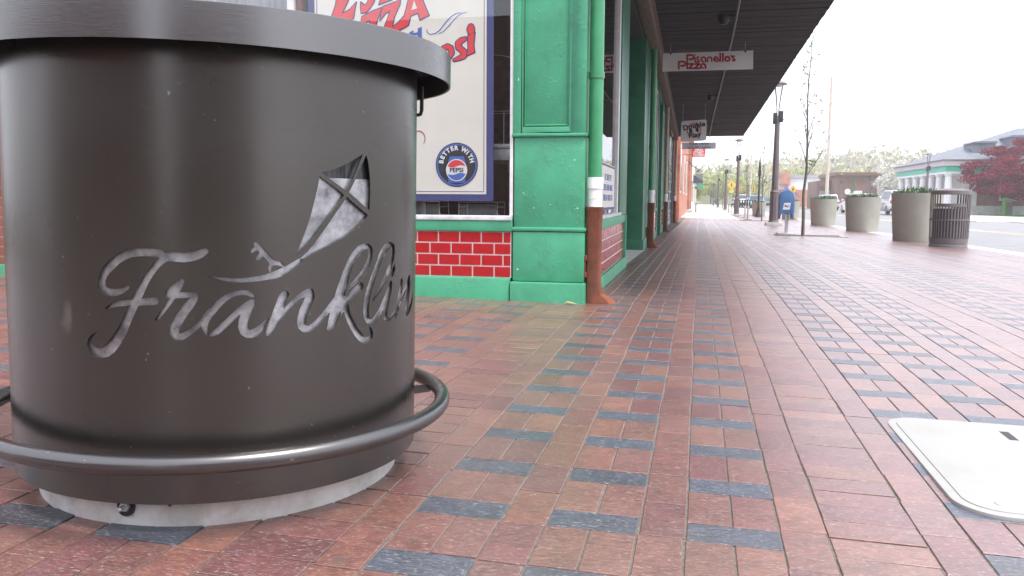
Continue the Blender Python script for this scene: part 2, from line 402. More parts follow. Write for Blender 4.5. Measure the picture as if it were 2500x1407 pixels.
def text_mesh(txt, size, thick=.002, bold=0., shear=0., space=1.0, align='CENTER'):
    cu = bpy.data.curves.new('txt', 'FONT'); cu.body = txt; cu.size = size; cu.extrude = thick/2; cu.offset = bold; cu.shear = shear
    cu.space_character = space; cu.align_x = align; cu.align_y = 'CENTER'; cu.resolution_u = 4
    o = bpy.data.objects.new('txt', cu); COL.objects.link(o)
    dg = bpy.context.evaluated_depsgraph_get(); me = bpy.data.meshes.new_from_object(o.evaluated_get(dg))
    bpy.data.objects.remove(o); bpy.data.curves.remove(cu); return me
def text_part(name, m, parent, txt, size, pos, rot=0., face='-y', sx=1., **k):
    me = text_mesh(txt, size, **k); off = off_of(parent); c, s = math.cos(rot), math.sin(rot)
    for v in me.vertices:
        x, z, d = v.co.x*sx, v.co.y, v.co.z; x, z = x*c-z*s, x*s+z*c
        if face == '-y': v.co = (pos[0]+x-off[0], pos[1]-d-off[1], pos[2]+z-off[2])
        elif face == '+x': v.co = (pos[0]+d-off[0], pos[1]+x-off[1], pos[2]+z-off[2])
    me.materials.clear(); me.materials.append(m)
    o = bpy.data.objects.new(name, me); COL.objects.link(o); o.parent = parent; return o
# ------------------------------------------------------------------ ground, pavers, road
def grid_sheet(name, xs, ys, m, dz=0.0, zf=None, kind='structure'):
    xs = np.array(xs, float); ys = np.array(ys, float); gx, gy = np.meshgrid(xs, ys)
    z = (Gn(gx, gy) if zf is None else zf(gx, gy))+dz
    vs = np.stack([gx.ravel(), gy.ravel(), z.ravel()], 1); nx = len(xs)
    fs = [(j*nx+i, j*nx+i+1, (j+1)*nx+i+1, (j+1)*nx+i) for j in range(len(ys)-1) for i in range(nx-1)]
    me = bpy.data.meshes.new(name); me.from_pydata(vs.tolist(), [], fs); me.materials.append(m)
    o = bpy.data.objects.new(name, me); COL.objects.link(o); o['kind'] = kind; return o
def fine(a, b, s): return np.linspace(a, b, max(2, int((b-a)/s)+1))
M['joint'] = mat('sandy_joint', (.15, .13, .11), .95, var=.35, vscale=60, bump=.5, bscale=300, bdist=.003)
grid_sheet('paver_bed', fine(-9, 4.95, .7), np.concatenate([fine(-4, 3.6, .6), fine(3.7, 60, 1.2)]), M['joint'], -.0035)
grid_sheet('ground', [-900, -200, -60, -30, -9, 0, 5, 6, 22, 60, 200, 900], [-300, -60, -20, -5, 3.6, 15, 32, 60, 200, 600, 1500], M['earth'], -.35)

def paver_material():
    m = bpy.data.materials.new('clay_pavers'); m.use_nodes = True; n = m.node_tree; p = n.nodes['Principled BSDF']
    p.inputs['Roughness'].default_value = .5; p.inputs['Specular IOR Level'].default_value = .55; p.inputs['Coat Roughness'].default_value = .35
    ac = n.nodes.new('ShaderNodeAttribute'); ac.attribute_name = 'bcol'; sx = n.nodes.new('ShaderNodeSeparateColor'); n.links.new(ac.outputs['Color'], sx.inputs[0])
    rc = n.nodes.new('ShaderNodeMapRange'); rc.inputs[1].default_value = .07; rc.inputs[2].default_value = .11; rc.inputs[3].default_value = .5; rc.inputs[4].default_value = 1.0
    n.links.new(sx.outputs[0], rc.inputs[0]); n.links.new(rc.outputs[0], p.inputs['Coat Weight'])
    at = n.nodes.new('ShaderNodeAttribute'); at.attribute_name = 'bcol'
    tc = n.nodes.new('ShaderNodeTexCoord')
    no = n.nodes.new('ShaderNodeTexNoise'); no.inputs['Scale'].default_value = 9; no.inputs['Detail'].default_value = 8; no.inputs['Roughness'].default_value = .7
    n.links.new(tc.outputs['Object'], no.inputs[0])
    rp = n.nodes.new('ShaderNodeMapRange'); rp.inputs[1].default_value = .3; rp.inputs[2].default_value = .7; rp.inputs[3].default_value = .72; rp.inputs[4].default_value = 1.28
    n.links.new(no.outputs[0], rp.inputs[0])
    sc = n.nodes.new('ShaderNodeVectorMath'); sc.operation = 'SCALE'; n.links.new(at.outputs['Color'], sc.inputs[0]); n.links.new(rp.outputs[0], sc.inputs['Scale'])
    # dusting of pale grit, short scratches across the bricks
    mp = n.nodes.new('ShaderNodeMapping'); mp.inputs['Scale'].default_value = (.35, 1, 1); n.links.new(tc.outputs['Object'], mp.inputs[0])
    sp = n.nodes.new('ShaderNodeTexNoise'); sp.inputs['Scale'].default_value = 260; sp.inputs['Detail'].default_value = 2; n.links.new(mp.outputs[0], sp.inputs[0])
    r2 = n.nodes.new('ShaderNodeMapRange'); r2.inputs[1].default_value = .58; r2.inputs[2].default_value = .70; r2.inputs[3].default_value = 0; r2.inputs[4].default_value = .62
    n.links.new(sp.outputs[0], r2.inputs[0])
    mx = n.nodes.new('ShaderNodeMix'); mx.data_type = 'RGBA'; mx.inputs['B'].default_value = (.42, .37, .34, 1)
    fg = n.nodes.new('ShaderNodeTexNoise'); fg.inputs['Scale'].default_value = 85; fg.inputs['Detail'].default_value = 5; fg.inputs['Roughness'].default_value = .75; n.links.new(mp.outputs[0], fg.inputs[0])
    rg = n.nodes.new('ShaderNodeMapRange'); rg.inputs[1].default_value = .32; rg.inputs[2].default_value = .68; rg.inputs[3].default_value = .62; rg.inputs[4].default_value = 1.4; n.links.new(fg.outputs[0], rg.inputs[0])
    sg_ = n.nodes.new('ShaderNodeVectorMath'); sg_.operation = 'SCALE'; n.links.new(sc.outputs[0], sg_.inputs[0]); n.links.new(rg.outputs[0], sg_.inputs['Scale'])
    n.links.new(r2.outputs[0], mx.inputs['Factor']); n.links.new(sg_.outputs[0], mx.inputs['A'])
    # broad traffic film
    fl = n.nodes.new('ShaderNodeTexNoise'); fl.inputs['Scale'].default_value = 1.1; fl.inputs['Detail'].default_value = 5; n.links.new(tc.outputs['Object'], fl.inputs[0])
    r3 = n.nodes.new('ShaderNodeMapRange'); r3.inputs[1].default_value = .45; r3.inputs[2].default_value = .75; r3.inputs[3].default_value = 0; r3.inputs[4].default_value = .3
    n.links.new(fl.outputs[0], r3.inputs[0])
    m2 = n.nodes.new('ShaderNodeMix'); m2.data_type = 'RGBA'; m2.inputs['B'].default_value = (.2, .16, .14, 1)
    n.links.new(r3.outputs[0], m2.inputs['Factor']); n.links.new(mx.outputs['Result'], m2.inputs['A']); n.links.new(m2.outputs['Result'], p.inputs['Base Color'])
    # old gum and small dark stains
    vo = n.nodes.new('ShaderNodeTexVoronoi'); vo.inputs['Scale'].default_value = 3.2; vo.inputs['Randomness'].default_value = 1; n.links.new(tc.outputs['Object'], vo.inputs[0])
    rv = n.nodes.new('ShaderNodeMapRange'); rv.inputs[1].default_value = .035; rv.inputs[2].default_value = .055; rv.inputs[3].default_value = .55; rv.inputs[4].default_value = 0; n.links.new(vo.outputs['Distance'], rv.inputs[0])
    m4 = n.nodes.new('ShaderNodeMix'); m4.data_type = 'RGBA'; m4.inputs['B'].default_value = (.09, .08, .075, 1)
    n.links.new(rv.outputs[0], m4.inputs['Factor']); n.links.new(m2.outputs['Result'], m4.inputs['A'])
    st_ = n.nodes.new('ShaderNodeTexNoise'); st_.inputs['Scale'].default_value = 2.3; st_.inputs['Detail'].default_value = 7; st_.inputs['Roughness'].default_value = .7; n.links.new(tc.outputs['Object'], st_.inputs[0])
    rs_ = n.nodes.new('ShaderNodeMapRange'); rs_.inputs[1].default_value = .56; rs_.inputs[2].default_value = .7; rs_.inputs[3].default_value = 0; rs_.inputs[4].default_value = .28; n.links.new(st_.outputs[0], rs_.inputs[0])
    m5 = n.nodes.new('ShaderNodeMix'); m5.data_type = 'RGBA'; m5.inputs['B'].default_value = (.085, .055, .048, 1)
    n.links.new(rs_.outputs[0], m5.inputs['Factor']); n.links.new(m4.outputs['Result'], m5.inputs['A']); n.links.new(m5.outputs['Result'], p.inputs['Base Color'])
    # wire-cut face
    mb = n.nodes.new('ShaderNodeMapping'); mb.inputs['Scale'].default_value = (.3, 1, 1); mb.inputs['Rotation'].default_value = (0, 0, .25); n.links.new(tc.outputs['Object'], mb.inputs[0])
    nb = n.nodes.new('ShaderNodeTexNoise'); nb.inputs['Scale'].default_value = 110; nb.inputs['Detail'].default_value = 6; nb.inputs['Roughness'].default_value = .7; n.links.new(mb.outputs[0], nb.inputs[0])
    bp = n.nodes.new('ShaderNodeBump'); bp.inputs['Strength'].default_value = 1.0; bp.inputs['Distance'].default_value = .006
    n.links.new(nb.outputs[0], bp.inputs['Height']); n.links.new(bp.outputs[0], p.inputs['Normal'])
    r4 = n.nodes.new('ShaderNodeMapRange'); r4.inputs[3].default_value = .3; r4.inputs[4].default_value = .5; n.links.new(no.outputs[0], r4.inputs[0]); n.links.new(r4.outputs[0], p.inputs['Roughness'])
    return m
def lay_pavers():
    rng = np.random.default_rng(7); rows = []
    cols = [('P', 0, .2), ('S', .2, .1), ('H', .3, .2), ('S', .5, .1), ('P', .6, .2), ('S', .8, .1), ('P', .9, .2), ('S', 1.1, .1)]
    for mo in range(-7, 5):
        for kind, u, w_ in cols:
            x0 = mo*1.2+u
            if x0 > 4.86 or x0 < -8.2: continue
            y0 = -3.0; y1 = 3.56 if x0 < -.75 else (41.0 if x0 < 1.95 else 58.0)
            if kind == 'P':
                k = np.arange(math.floor(y0/.3), math.ceil(y1/.3))
                y = k*.3
                rows.append(np.stack([np.full_like(y, x0), y-.1, np.full_like(y, .2), np.full_like(y, .1), np.ones_like(y)], 1))
                for d in (0, .1): rows.append(np.stack([np.full_like(y, x0+d), y, np.full_like(y, .1), np.full_like(y, .2), np.zeros_like(y)], 1))
            else:
                L = .2 if kind == 'S' else .1; ph = rng.random()*.2 if kind == 'S' else 0
                y = np.arange(y0-ph, y1, L)
                rows.append(np.stack([np.full_like(y, x0), y, np.full_like(y, w_), np.full_like(y, L), np.zeros_like(y)], 1))
    B = np.concatenate(rows); n = len(B)
    # the table's footing and the utility lid sit in cut-outs
    cx, cy = B[:, 0]+B[:, 2]/2, B[:, 1]+B[:, 3]/2
    keep = (np.hypot(cx+1.1872, cy-.096) > .36) ; B = B[keep]; n = len(B)
    x, y, lx, ly, dk = B.T
    cx, cy = x+lx/2, y+ly/2
    gap = .0010+rng.random(n)*.0016; cx = cx+rng.normal(0, .0007, n); cy = cy+rng.normal(0, .0007, n)
    wob = .002*np.sin(cy*1.7+cx*.3)+.0018*np.sin(cy*4.1+1)      # courses wander a little
    cx = cx+wob
    fade = 1-.65*np.clip((cy-2)/6, 0, 1); hx, hy = lx/2-(gap*1.1+.0004)*fade, ly/2-gap*np.where((lx > .15) & (dk < .5), 1.5, 1.0)*(.95-.2*np.clip((cy-2)/6, 0, 1))
    rot = rng.normal(0, .003, n); tz = rng.normal(0, .0004, n); tx = rng.normal(0, .0028, n); ty = rng.normal(0, .0028, n)
    V = np.zeros((n, 12, 3))
    lay = [(.0013, 0.0), (0, -.0013), (0, -.012)]; cs = [(-1, -1), (1, -1), (1, 1), (-1, 1)]
    for li, (ins, dz) in enumerate(lay):
        for ci, (sx, sy) in enumerate(cs):
            px, py = sx*(hx-ins), sy*(hy-ins)
            V[:, li*4+ci, 0] = cx+px-py*rot; V[:, li*4+ci, 1] = cy+py+px*rot
            V[:, li*4+ci, 2] = dz+tz+px*tx+py*ty
    V[:, :, 2] += Gn(V[:, :, 0], V[:, :, 1])
    base = np.arange(n)[:, None, None]*12
    F = [[0, 1, 2, 3]]+[[a+4*l+4, (a+1) % 4+4*l+4, (a+1) % 4+4*l, a+4*l] for l in range(2) for a in range(4)]
    F = (np.array(F)[None]+base).reshape(-1, 4)
    me = bpy.data.meshes.new('brick_pavement'); me.vertices.add(n*12); me.vertices.foreach_set('co', V.ravel())
    me.loops.add(F.size); me.loops.foreach_set('vertex_index', F.ravel().astype(np.int32)); me.polygons.add(len(F))
    me.polygons.foreach_set('loop_start', (np.arange(len(F))*4).astype(np.int32)); me.update(calc_edges=True)
    pal = np.array([(.175, .066, .050), (.155, .055, .047), (.18, .074, .055), (.138, .047, .046), (.165, .064, .052), (.188, .073, .050), (.146, .051, .050), (.165, .068, .058)])
    c = pal[rng.integers(0, len(pal), n)]*(1+rng.normal(0, .07, (n, 1)))
    d = np.array((.055, .066, .092))*(1+rng.normal(0, .12, (n, 1)))
    c = np.where(dk[:, None] > .5, d, c); c = np.clip(c, .01, 1)
    at = me.attributes.new('bcol', 'FLOAT_COLOR', 'FACE'); nf = len(F)//n
    cc = np.concatenate([np.repeat(c, nf, 0), np.ones((len(F), 1))], 1); at.data.foreach_set('color', cc.ravel())
    me.polygons.foreach_set('use_smooth', [False]*len(F)); me.materials.append(paver_material())
    o = bpy.data.objects.new('brick_pavement', me); COL.objects.link(o); o['kind'] = 'structure'
lay_pavers()
ZR = -.44                                                   # road level
zr = lambda x, y: np.full_like(x, ZR)
def road_z(x, y):
    e = Gn(np.full_like(y, 5.0), y)-.12
    return e+.03*np.clip((x-5.3)/4, 0, 1)
grid_sheet('road', [5.25, 6, 8, 10, 12, 14, 15.7], np.concatenate([[-40, -10, 0], fine(3, 60, 3), [90, 140, 220, 400]]), M['road'], 0, road_z)
o = grid_sheet('road_line', [9.93, 10.05], np.concatenate([fine(-5, 60, 3), [90, 140, 220, 400]]), M['yellowline'], .004, road_z)
o = grid_sheet('road_line', [10.2, 10.32], np.concatenate([fine(-5, 60, 3), [90, 140, 220, 400]]), M['yellowline'], .004, road_z)
def kerb(name, x0, x1, ys, dtop, dbot=-.25):
    m = MB(); ys = list(ys)
    for a, b in zip(ys[:-1], ys[1:]):
        za, zb = G(min(x0, 5.3), a)+dtop, G(min(x0, 5.3), b)+dtop
        g = .004
        m.add([(x0, a+g, za+dbot), (x1, a+g, za+dbot), (x1, b-g, zb+dbot), (x0, b-g, zb+dbot), (x0, a+g, za), (x1, a+g, za), (x1, b-g, zb), (x0, b-g, zb)],
              [(0, 3, 2, 1), (4, 5, 6, 7), (0, 1, 5, 4), (1, 2, 6, 5), (2, 3, 7, 6), (3, 0, 4, 7)])
    o = m.build(name, M['kerb'], bevel=.012); o['kind'] = 'structure'; return o
kerb('kerb', 4.93, 5.28, list(np.arange(-6, 60, 3))+[60, 90, 150, 300], .003)
kerb('kerb', 15.7, 15.95, list(np.arange(-6, 46.1, 4))+[58, 90, 150, 300], -.02)
grid_sheet('far_pavement', [15.95, 18, 21], [-20, 20, 32, 60, 110, 300], M['concrete'], -.03)
b = MB(); b.box(14.1, 15.69, 46, 57.5, -.6, -.335); struct(b.build('pavement', M['concrete'], bevel=.03))
grid_sheet('pavement', [-1.3, .5, 1.94], [41.02, 60, 100, 200, 300], M['concrete'], .0)
grid_sheet('pavement', [1.95, 3, 4.92], [58.02, 100, 200, 300], M['concrete'], .0)
grid_sheet('lawn', [21.02, 26, 40], [62, 66, 69, 84, 110], M['grass'], -.02)
grid_sheet('pavement', [21.02, 30, 60], [20, 40, 55, 61.9], M['concrete'], -.045)
grid_sheet('road', [23, 32, 70], [30, 50, 59], M['road'], -.035)

# ------------------------------------------------------------------ round steel standing table with the cut-out lettering
TAB=[[(0.143,0.5782,0.0082),(0.1312,0.5798,0.0079),(0.1184,0.5805,0.0079),(0.1018,0.5801,0.0079),(0.0848,0.5782,0.0083),(0.0693,0.5719,0.0087),(0.0574,0.565,0.009),(0.0452,0.5544,0.0094),(0.0348,0.5447,0.0093),(0.0262,0.5331,0.0084),(0.0221,0.5217,0.0081),(0.0222,0.5085,0.0084),(0.0292,0.5003,0.0085),(0.0414,0.4976,0.0076),(0.0534,0.4984,0.007),(0.0653,0.5022,0.0055),(0.0771,0.5095,0.0039)],[(0.2292,0.5838,0.0069),(0.2203,0.5785,0.0083),(0.2079,0.5734,0.0088),(0.1901,0.5708,0.0093),(0.1724,0.5721,0.0098),(0.1599,0.5738,0.0093),(0.1508,0.569,0.0082),(0.1398,0.5595,0.0072),(0.1304,0.5481,0.007),(0.1229,0.5377,0.0071),(0.1133,0.5235,0.0077),(0.1055,0.5084,0.0087),(0.0976,0.4932,0.009),(0.0916,0.4808,0.0093),(0.0845,0.4655,0.0092),(0.0773,0.4502,0.0092),(0.0711,0.4377,0.0095),(0.0649,0.4242,0.01),(0.0576,0.4116,0.011),(0.0482,0.3979,0.0115),(0.0376,0.385,0.0119),(0.0271,0.3768,0.0113),(0.0144,0.3723,0.01),(0.0037,0.3736,0.0092),(-0.0049,0.3788,0.0082),(-0.0112,0.388,0.0059),(-0.0097,0.3986,0.0043),(-0.0038,0.4076,0.0028),(0.0063,0.4149,0.0014)],[(0.0291,0.4645,0.0011),(0.0364,0.4686,0.0037),(0.0466,0.4727,0.0048),(0.0586,0.4756,0.0054),(0.0743,0.4778,0.0056),(0.0915,0.4789,0.0062),(0.1047,0.4798,0.0069),(0.1159,0.4813,0.0077),(0.1307,0.4825,0.008)],[(0.1839,0.5235,0.0054),(0.1793,0.5179,0.0077),(0.1729,0.5103,0.0099),(0.1665,0.5037,0.0105),(0.1601,0.4989,0.0082),(0.1564,0.4951,0.0056)],[(0.1662,0.4914,0.0056),(0.1578,0.4782,0.0047),(0.1485,0.4649,0.0043),(0.1401,0.4534,0.004),(0.1335,0.4458,0.0029)],[(0.1636,0.4952,0.0066),(0.1815,0.4953,0.0064),(0.1993,0.4953,0.0055),(0.2091,0.4944,0.0057),(0.2063,0.4868,0.0072),(0.1971,0.4745,0.0091),(0.188,0.4632,0.0094),(0.1806,0.4518,0.0099),(0.1732,0.4404,0.0101),(0.1676,0.429,0.0101),(0.1665,0.4195,0.0091),(0.1708,0.4119,0.0079),(0.1798,0.4096,0.007),(0.1888,0.4138,0.0063),(0.2015,0.4232,0.0056),(0.2142,0.4336,0.005),(0.2233,0.443,0.0051),(0.2324,0.4524,0.0063),(0.2414,0.4608,0.0066),(0.2487,0.4702,0.0066),(0.256,0.4787,0.0067),(0.2668,0.4881,0.0062),(0.2777,0.4942,0.0057),(0.2886,0.4981,0.0055),(0.2995,0.4992,0.0052),(0.3104,0.498,0.005),(0.3196,0.4925,0.0038),(0.3254,0.4879,0.0015)],[(0.2387,0.4609,0.0071),(0.2314,0.4514,0.0082),(0.2268,0.442,0.0077),(0.2257,0.4305,0.0062),(0.2274,0.421,0.0036),(0.229,0.4133,0.0007)],[(0.2362,0.4122,0.0015),(0.2407,0.414,0.004),(0.2497,0.4195,0.0064),(0.2588,0.4279,0.0066),(0.2697,0.4382,0.0066),(0.2807,0.4494,0.0064),(0.2917,0.4596,0.0066),(0.3009,0.4671,0.0067),(0.312,0.4744,0.0077),(0.3194,0.4771,0.0081)],[(0.319,0.4771,0.0079),(0.3119,0.4648,0.0094),(0.3063,0.4534,0.0097),(0.3015,0.44,0.0094),(0.3001,0.4284,0.0093),(0.3031,0.4186,0.009),(0.3094,0.4125,0.0078),(0.3168,0.4106,0.007),(0.3261,0.4127,0.0063),(0.3384,0.4218,0.0054)],[(0.3065,0.4134,0.0053),(0.316,0.4139,0.0068),(0.3247,0.418,0.0064),(0.3336,0.424,0.0057),(0.3425,0.4327,0.0042),(0.3524,0.4441,0.0013)],[(0.3865,0.4921,0.0087),(0.3809,0.4841,0.0092),(0.3762,0.4714,0.0095),(0.3715,0.4588,0.0096),(0.3669,0.4461,0.0098),(0.3622,0.4335,0.0094),(0.3576,0.4227,0.0087),(0.353,0.4146,0.0066),(0.3516,0.411,0.0051)],[(0.3658,0.4333,0.0047),(0.375,0.4438,0.0058),(0.3825,0.4526,0.0059),(0.3937,0.465,0.0057),(0.4071,0.4763,0.0058),(0.4167,0.4842,0.0062),(0.4265,0.4902,0.007),(0.4364,0.4947,0.0073),(0.4435,0.4943,0.0078),(0.4428,0.4845,0.01),(0.4374,0.4736,0.0105),(0.4313,0.4627,0.0104),(0.4263,0.4518,0.0102),(0.4233,0.4407,0.0099),(0.4219,0.4314,0.0096),(0.4232,0.4229,0.0091),(0.4291,0.4162,0.0078),(0.438,0.4151,0.007),(0.4502,0.4207,0.0071),(0.4606,0.4284,0.0073),(0.4712,0.438,0.0074),(0.482,0.4496,0.0073),(0.493,0.4612,0.0072),(0.5043,0.4728,0.0073),(0.5159,0.4835,0.0068)],[(0.5984,0.5887,0.0048),(0.5842,0.5869,0.0078),(0.5707,0.5805,0.01),(0.5576,0.5694,0.0102),(0.5474,0.5572,0.01),(0.5399,0.544,0.01),(0.5326,0.5289,0.0107),(0.5278,0.5137,0.0115),(0.5219,0.5005,0.0123),(0.5172,0.4873,0.013),(0.5125,0.4722,0.0131),(0.5079,0.459,0.013),(0.5021,0.444,0.0126),(0.4976,0.429,0.0119),(0.4942,0.4197,0.0104),(0.4885,0.4125,0.0067)],[(0.5135,0.4991,0.0071),(0.5124,0.4973,0.0071)],[(0.5985,0.5887,0.0057),(0.6074,0.582,0.0066),(0.6081,0.5721,0.0069),(0.6045,0.5583,0.0074),(0.5973,0.5448,0.0076),(0.5845,0.5297,0.0074),(0.5708,0.5187,0.007),(0.5576,0.5088,0.0063),(0.5461,0.4998,0.005),(0.5399,0.4944,0.0021)],[(0.5763,0.4986,0.0087),(0.5656,0.4925,0.0099),(0.5538,0.4846,0.0094),(0.5437,0.4756,0.0077),(0.5375,0.4683,0.0068)],[(0.5313,0.4766,0.0041),(0.5314,0.4668,0.0069),(0.5277,0.4574,0.0068),(0.5229,0.4481,0.0055),(0.5201,0.4396,0.0022)],[(0.5338,0.4705,0.0061),(0.5331,0.455,0.0073),(0.5363,0.441,0.0077),(0.5425,0.4267,0.008),(0.5514,0.4119,0.0085),(0.5619,0.3969,0.009),(0.574,0.3834,0.0089),(0.5865,0.3748,0.0077),(0.601,0.3728,0.0068),(0.611,0.3786,0.0064),(0.6115,0.3887,0.0058),(0.6084,0.3972,0.0043),(0.6038,0.4029,0.0021)],[(0.6846,0.5899,0.0056),(0.6636,0.5816,0.0096),(0.6495,0.568,0.0104),(0.6394,0.5504,0.0095),(0.6296,0.5348,0.0089),(0.6201,0.5214,0.0089),(0.6109,0.5039,0.0091),(0.6035,0.4885,0.0092),(0.5977,0.473,0.0094),(0.5942,0.4573,0.0093),(0.5929,0.4414,0.0093),(0.5941,0.4292,0.0088),(0.5993,0.4185,0.0072),(0.6083,0.4135,0.0049),(0.6207,0.4161,0.0066),(0.6336,0.4247,0.0078),(0.6471,0.4376,0.0088),(0.6576,0.4508,0.0092),(0.6686,0.4642,0.0089),(0.678,0.4777,0.0078),(0.6859,0.4915,0.0073)],[(0.6846,0.5899,0.005),(0.6993,0.584,0.0061),(0.7008,0.5694,0.007),(0.6955,0.5531,0.008),(0.6834,0.5332,0.0086),(0.6699,0.5156,0.0077),(0.6535,0.4985,0.0064),(0.6364,0.4816,0.0051),(0.6203,0.4669,0.0033),(0.6147,0.4613,0.0015)],[(0.7065,0.5368,0.0036),(0.7023,0.5277,0.0078),(0.696,0.5188,0.0083)],[(0.6891,0.4965,0.0062),(0.686,0.4811,0.0074),(0.6782,0.4632,0.0083),(0.6707,0.4453,0.0088),(0.6652,0.4314,0.0091),(0.6653,0.4189,0.0081),(0.6728,0.4107,0.0038),(0.6847,0.4123,0.005),(0.6972,0.4192,0.0051),(0.7126,0.4278,0.0038)],[(0.747,0.4965,0.0073),(0.7435,0.4819,0.0088),(0.7369,0.4633,0.0095),(0.7294,0.4471,0.0091),(0.7223,0.4309,0.0088),(0.7152,0.4169,0.0057),(0.7129,0.4097,0.0023)],[(0.727,0.4346,0.0039),(0.7423,0.452,0.0058),(0.7592,0.4652,0.0075),(0.7782,0.4784,0.0085),(0.8,0.4937,0.0094),(0.8055,0.4998,0.0076)],[(0.8057,0.4976,0.0094),(0.8034,0.4802,0.0143),(0.796,0.4612,0.015),(0.7889,0.4445,0.015),(0.7849,0.4296,0.0146),(0.7893,0.4137,0.0099),(0.8049,0.416,0.0078),(0.8249,0.4268,0.008),(0.8409,0.4405,0.0073),(0.853,0.4548,0.0043)],[(0.4194,0.5623,0.0055),(0.4085,0.5556,0.0064),(0.3941,0.5467,0.0071),(0.3776,0.5379,0.0084),(0.3684,0.5347,0.0081),(0.3502,0.5306,0.0063),(0.3323,0.5272,0.0055),(0.3147,0.5253,0.005),(0.2974,0.5242,0.0045),(0.2802,0.525,0.0038),(0.2653,0.527,0.0032),(0.2505,0.53,0.002),(0.2348,0.5341,0.0006)],[(0.3287,0.5972,0.0056),(0.3396,0.5846,0.0058),(0.3506,0.5731,0.0056),(0.3618,0.5591,0.0057)],[(0.3566,0.5443,0.0034),(0.3567,0.55,0.0041),(0.3595,0.5557,0.0046),(0.3652,0.559,0.0048),(0.372,0.5593,0.0048),(0.3789,0.5564,0.0044),(0.3836,0.5517,0.0023)],[(0.3297,0.5904,0.0047),(0.3231,0.5859,0.004),(0.3204,0.5825,0.0031)],[(0.3384,0.5766,0.0052),(0.3339,0.571,0.0049),(0.3323,0.5687,0.0045)]]
KITE=[[(0.4698,0.7493),(0.4832,0.7516),(0.5054,0.7581),(0.5288,0.7676),(0.5567,0.7809),(0.5811,0.7935),(0.5699,0.7723),(0.5552,0.7451),(0.5426,0.7255),(0.5318,0.7113),(0.5169,0.7205),(0.4969,0.7319),(0.4831,0.7404)],[(0.5916,0.7921),(0.5978,0.7785),(0.6023,0.7566),(0.6054,0.7295),(0.6056,0.6973),(0.6039,0.6687),(0.5839,0.6799),(0.5602,0.6956),(0.5404,0.7086),(0.5504,0.7233),(0.5633,0.7454),(0.5801,0.7728)],[(0.465,0.7409),(0.4613,0.721),(0.4552,0.6976),(0.4461,0.6649),(0.4359,0.6345),(0.4234,0.6043),(0.411,0.5742),(0.4257,0.5879),(0.4433,0.604),(0.4668,0.632),(0.4884,0.6579),(0.5082,0.6794),(0.5273,0.7024),(0.5082,0.7151),(0.4858,0.7287)],[(0.5349,0.6989),(0.5473,0.6894),(0.5702,0.6749),(0.5984,0.6581),(0.5806,0.6429),(0.5571,0.626),(0.5319,0.6119),(0.5024,0.5993),(0.4746,0.588),(0.4509,0.578),(0.4293,0.5656),(0.42,0.5675),(0.4357,0.5807),(0.451,0.5968),(0.4721,0.6225),(0.4912,0.646),(0.5082,0.6675),(0.5228,0.6843)]]
PRED=[[(-2.4318,2.0515),(-2.337,2.0472),(-2.3523,2.0158),(-2.3798,1.9634),(-2.4012,1.9293),(-2.3384,1.9573),(-2.2934,2.0025),(-2.3059,1.9548),(-2.3157,1.8989),(-2.3336,1.8889),(-2.4106,1.9044),(-2.473,1.9188),(-2.4449,1.9877)],[(-2.261,2.001),(-2.2378,1.9813),(-2.2172,1.9884),(-2.196,2.0407),(-2.1522,2.0387),(-2.1673,1.9969),(-2.1971,1.9556),(-2.2238,1.9327),(-2.2591,1.9288),(-2.2616,1.9637)],[(-2.1086,2.0367),(-2.0219,2.0327),(-2.0394,2.0071),(-2.0801,1.9957),(-2.1314,1.9794),(-2.1206,2.0054)],[(-2.1037,1.9649),(-2.0397,1.9833),(-1.9789,2.0044),(-1.9832,1.9729),(-2.0055,1.9315),(-2.0262,1.8846),(-2.0384,1.8265),(-1.9947,1.8568),(-1.9569,1.8951),(-1.9659,1.845),(-1.9923,1.8009),(-2.0935,1.8313),(-2.0726,1.8811),(-2.0506,1.9387),(-2.0867,1.919),(-2.1251,1.8752),(-2.1157,1.9255)],[(-2.2536,1.9045),(-2.1798,1.9388),(-2.1154,1.9574),(-2.1245,1.9258),(-2.1425,1.8839),(-2.1546,1.847),(-2.1984,1.8567),(-2.1951,1.8834),(-2.2336,1.8635),(-2.26,1.8715)],[(-1.9156,2.0279),(-1.8386,2.0243),(-1.8218,1.9921),(-1.7994,1.9386),(-1.7797,1.8942),(-1.8413,1.8692),(-1.8553,1.9146),(-1.9081,1.8957),(-1.9257,1.8355),(-1.9865,1.806),(-1.9658,1.861),(-1.9363,1.9497)],[(-1.513,1.7543),(-1.4641,1.7735),(-1.4685,1.7266),(-1.4729,1.6849),(-1.4656,1.6454),(-1.5214,1.6235),(-1.5102,1.6599),(-1.5102,1.7071)]]
PHOLE=[[(-1.8816,1.9948),(-1.8608,1.9439),(-1.9032,1.9314)]]
PSTR=[[(-1.4919,1.8084,0.0195),(-1.4919,1.7943,0.0251),(-1.493,1.7839,0.0212)],[(-1.5325,1.7341,0.0123),(-1.5577,1.7245,0.0169),(-1.5773,1.7068,0.0197),(-1.5773,1.6831,0.0186),(-1.5577,1.6667,0.0176),(-1.5382,1.6503,0.0182),(-1.541,1.6241,0.0172),(-1.569,1.6118,0.0135),(-1.6055,1.5997,0.0081)],[(-1.6815,1.676,0.0164),(-1.6532,1.6909,0.0148),(-1.6307,1.6796,0.0163),(-1.6223,1.6477,0.0158),(-1.6365,1.6218,0.0141)]]
PBLUE=[[(-1.9175,1.7901),(-1.8887,1.8023),(-1.889,1.7625),(-1.9176,1.7689)],[(-1.8582,1.8144),(-1.8302,1.8239),(-1.8307,1.7393),(-1.8587,1.7456)],[(-1.8888,1.7838),(-1.8573,1.7906),(-1.8573,1.7773),(-1.8889,1.7705)]]
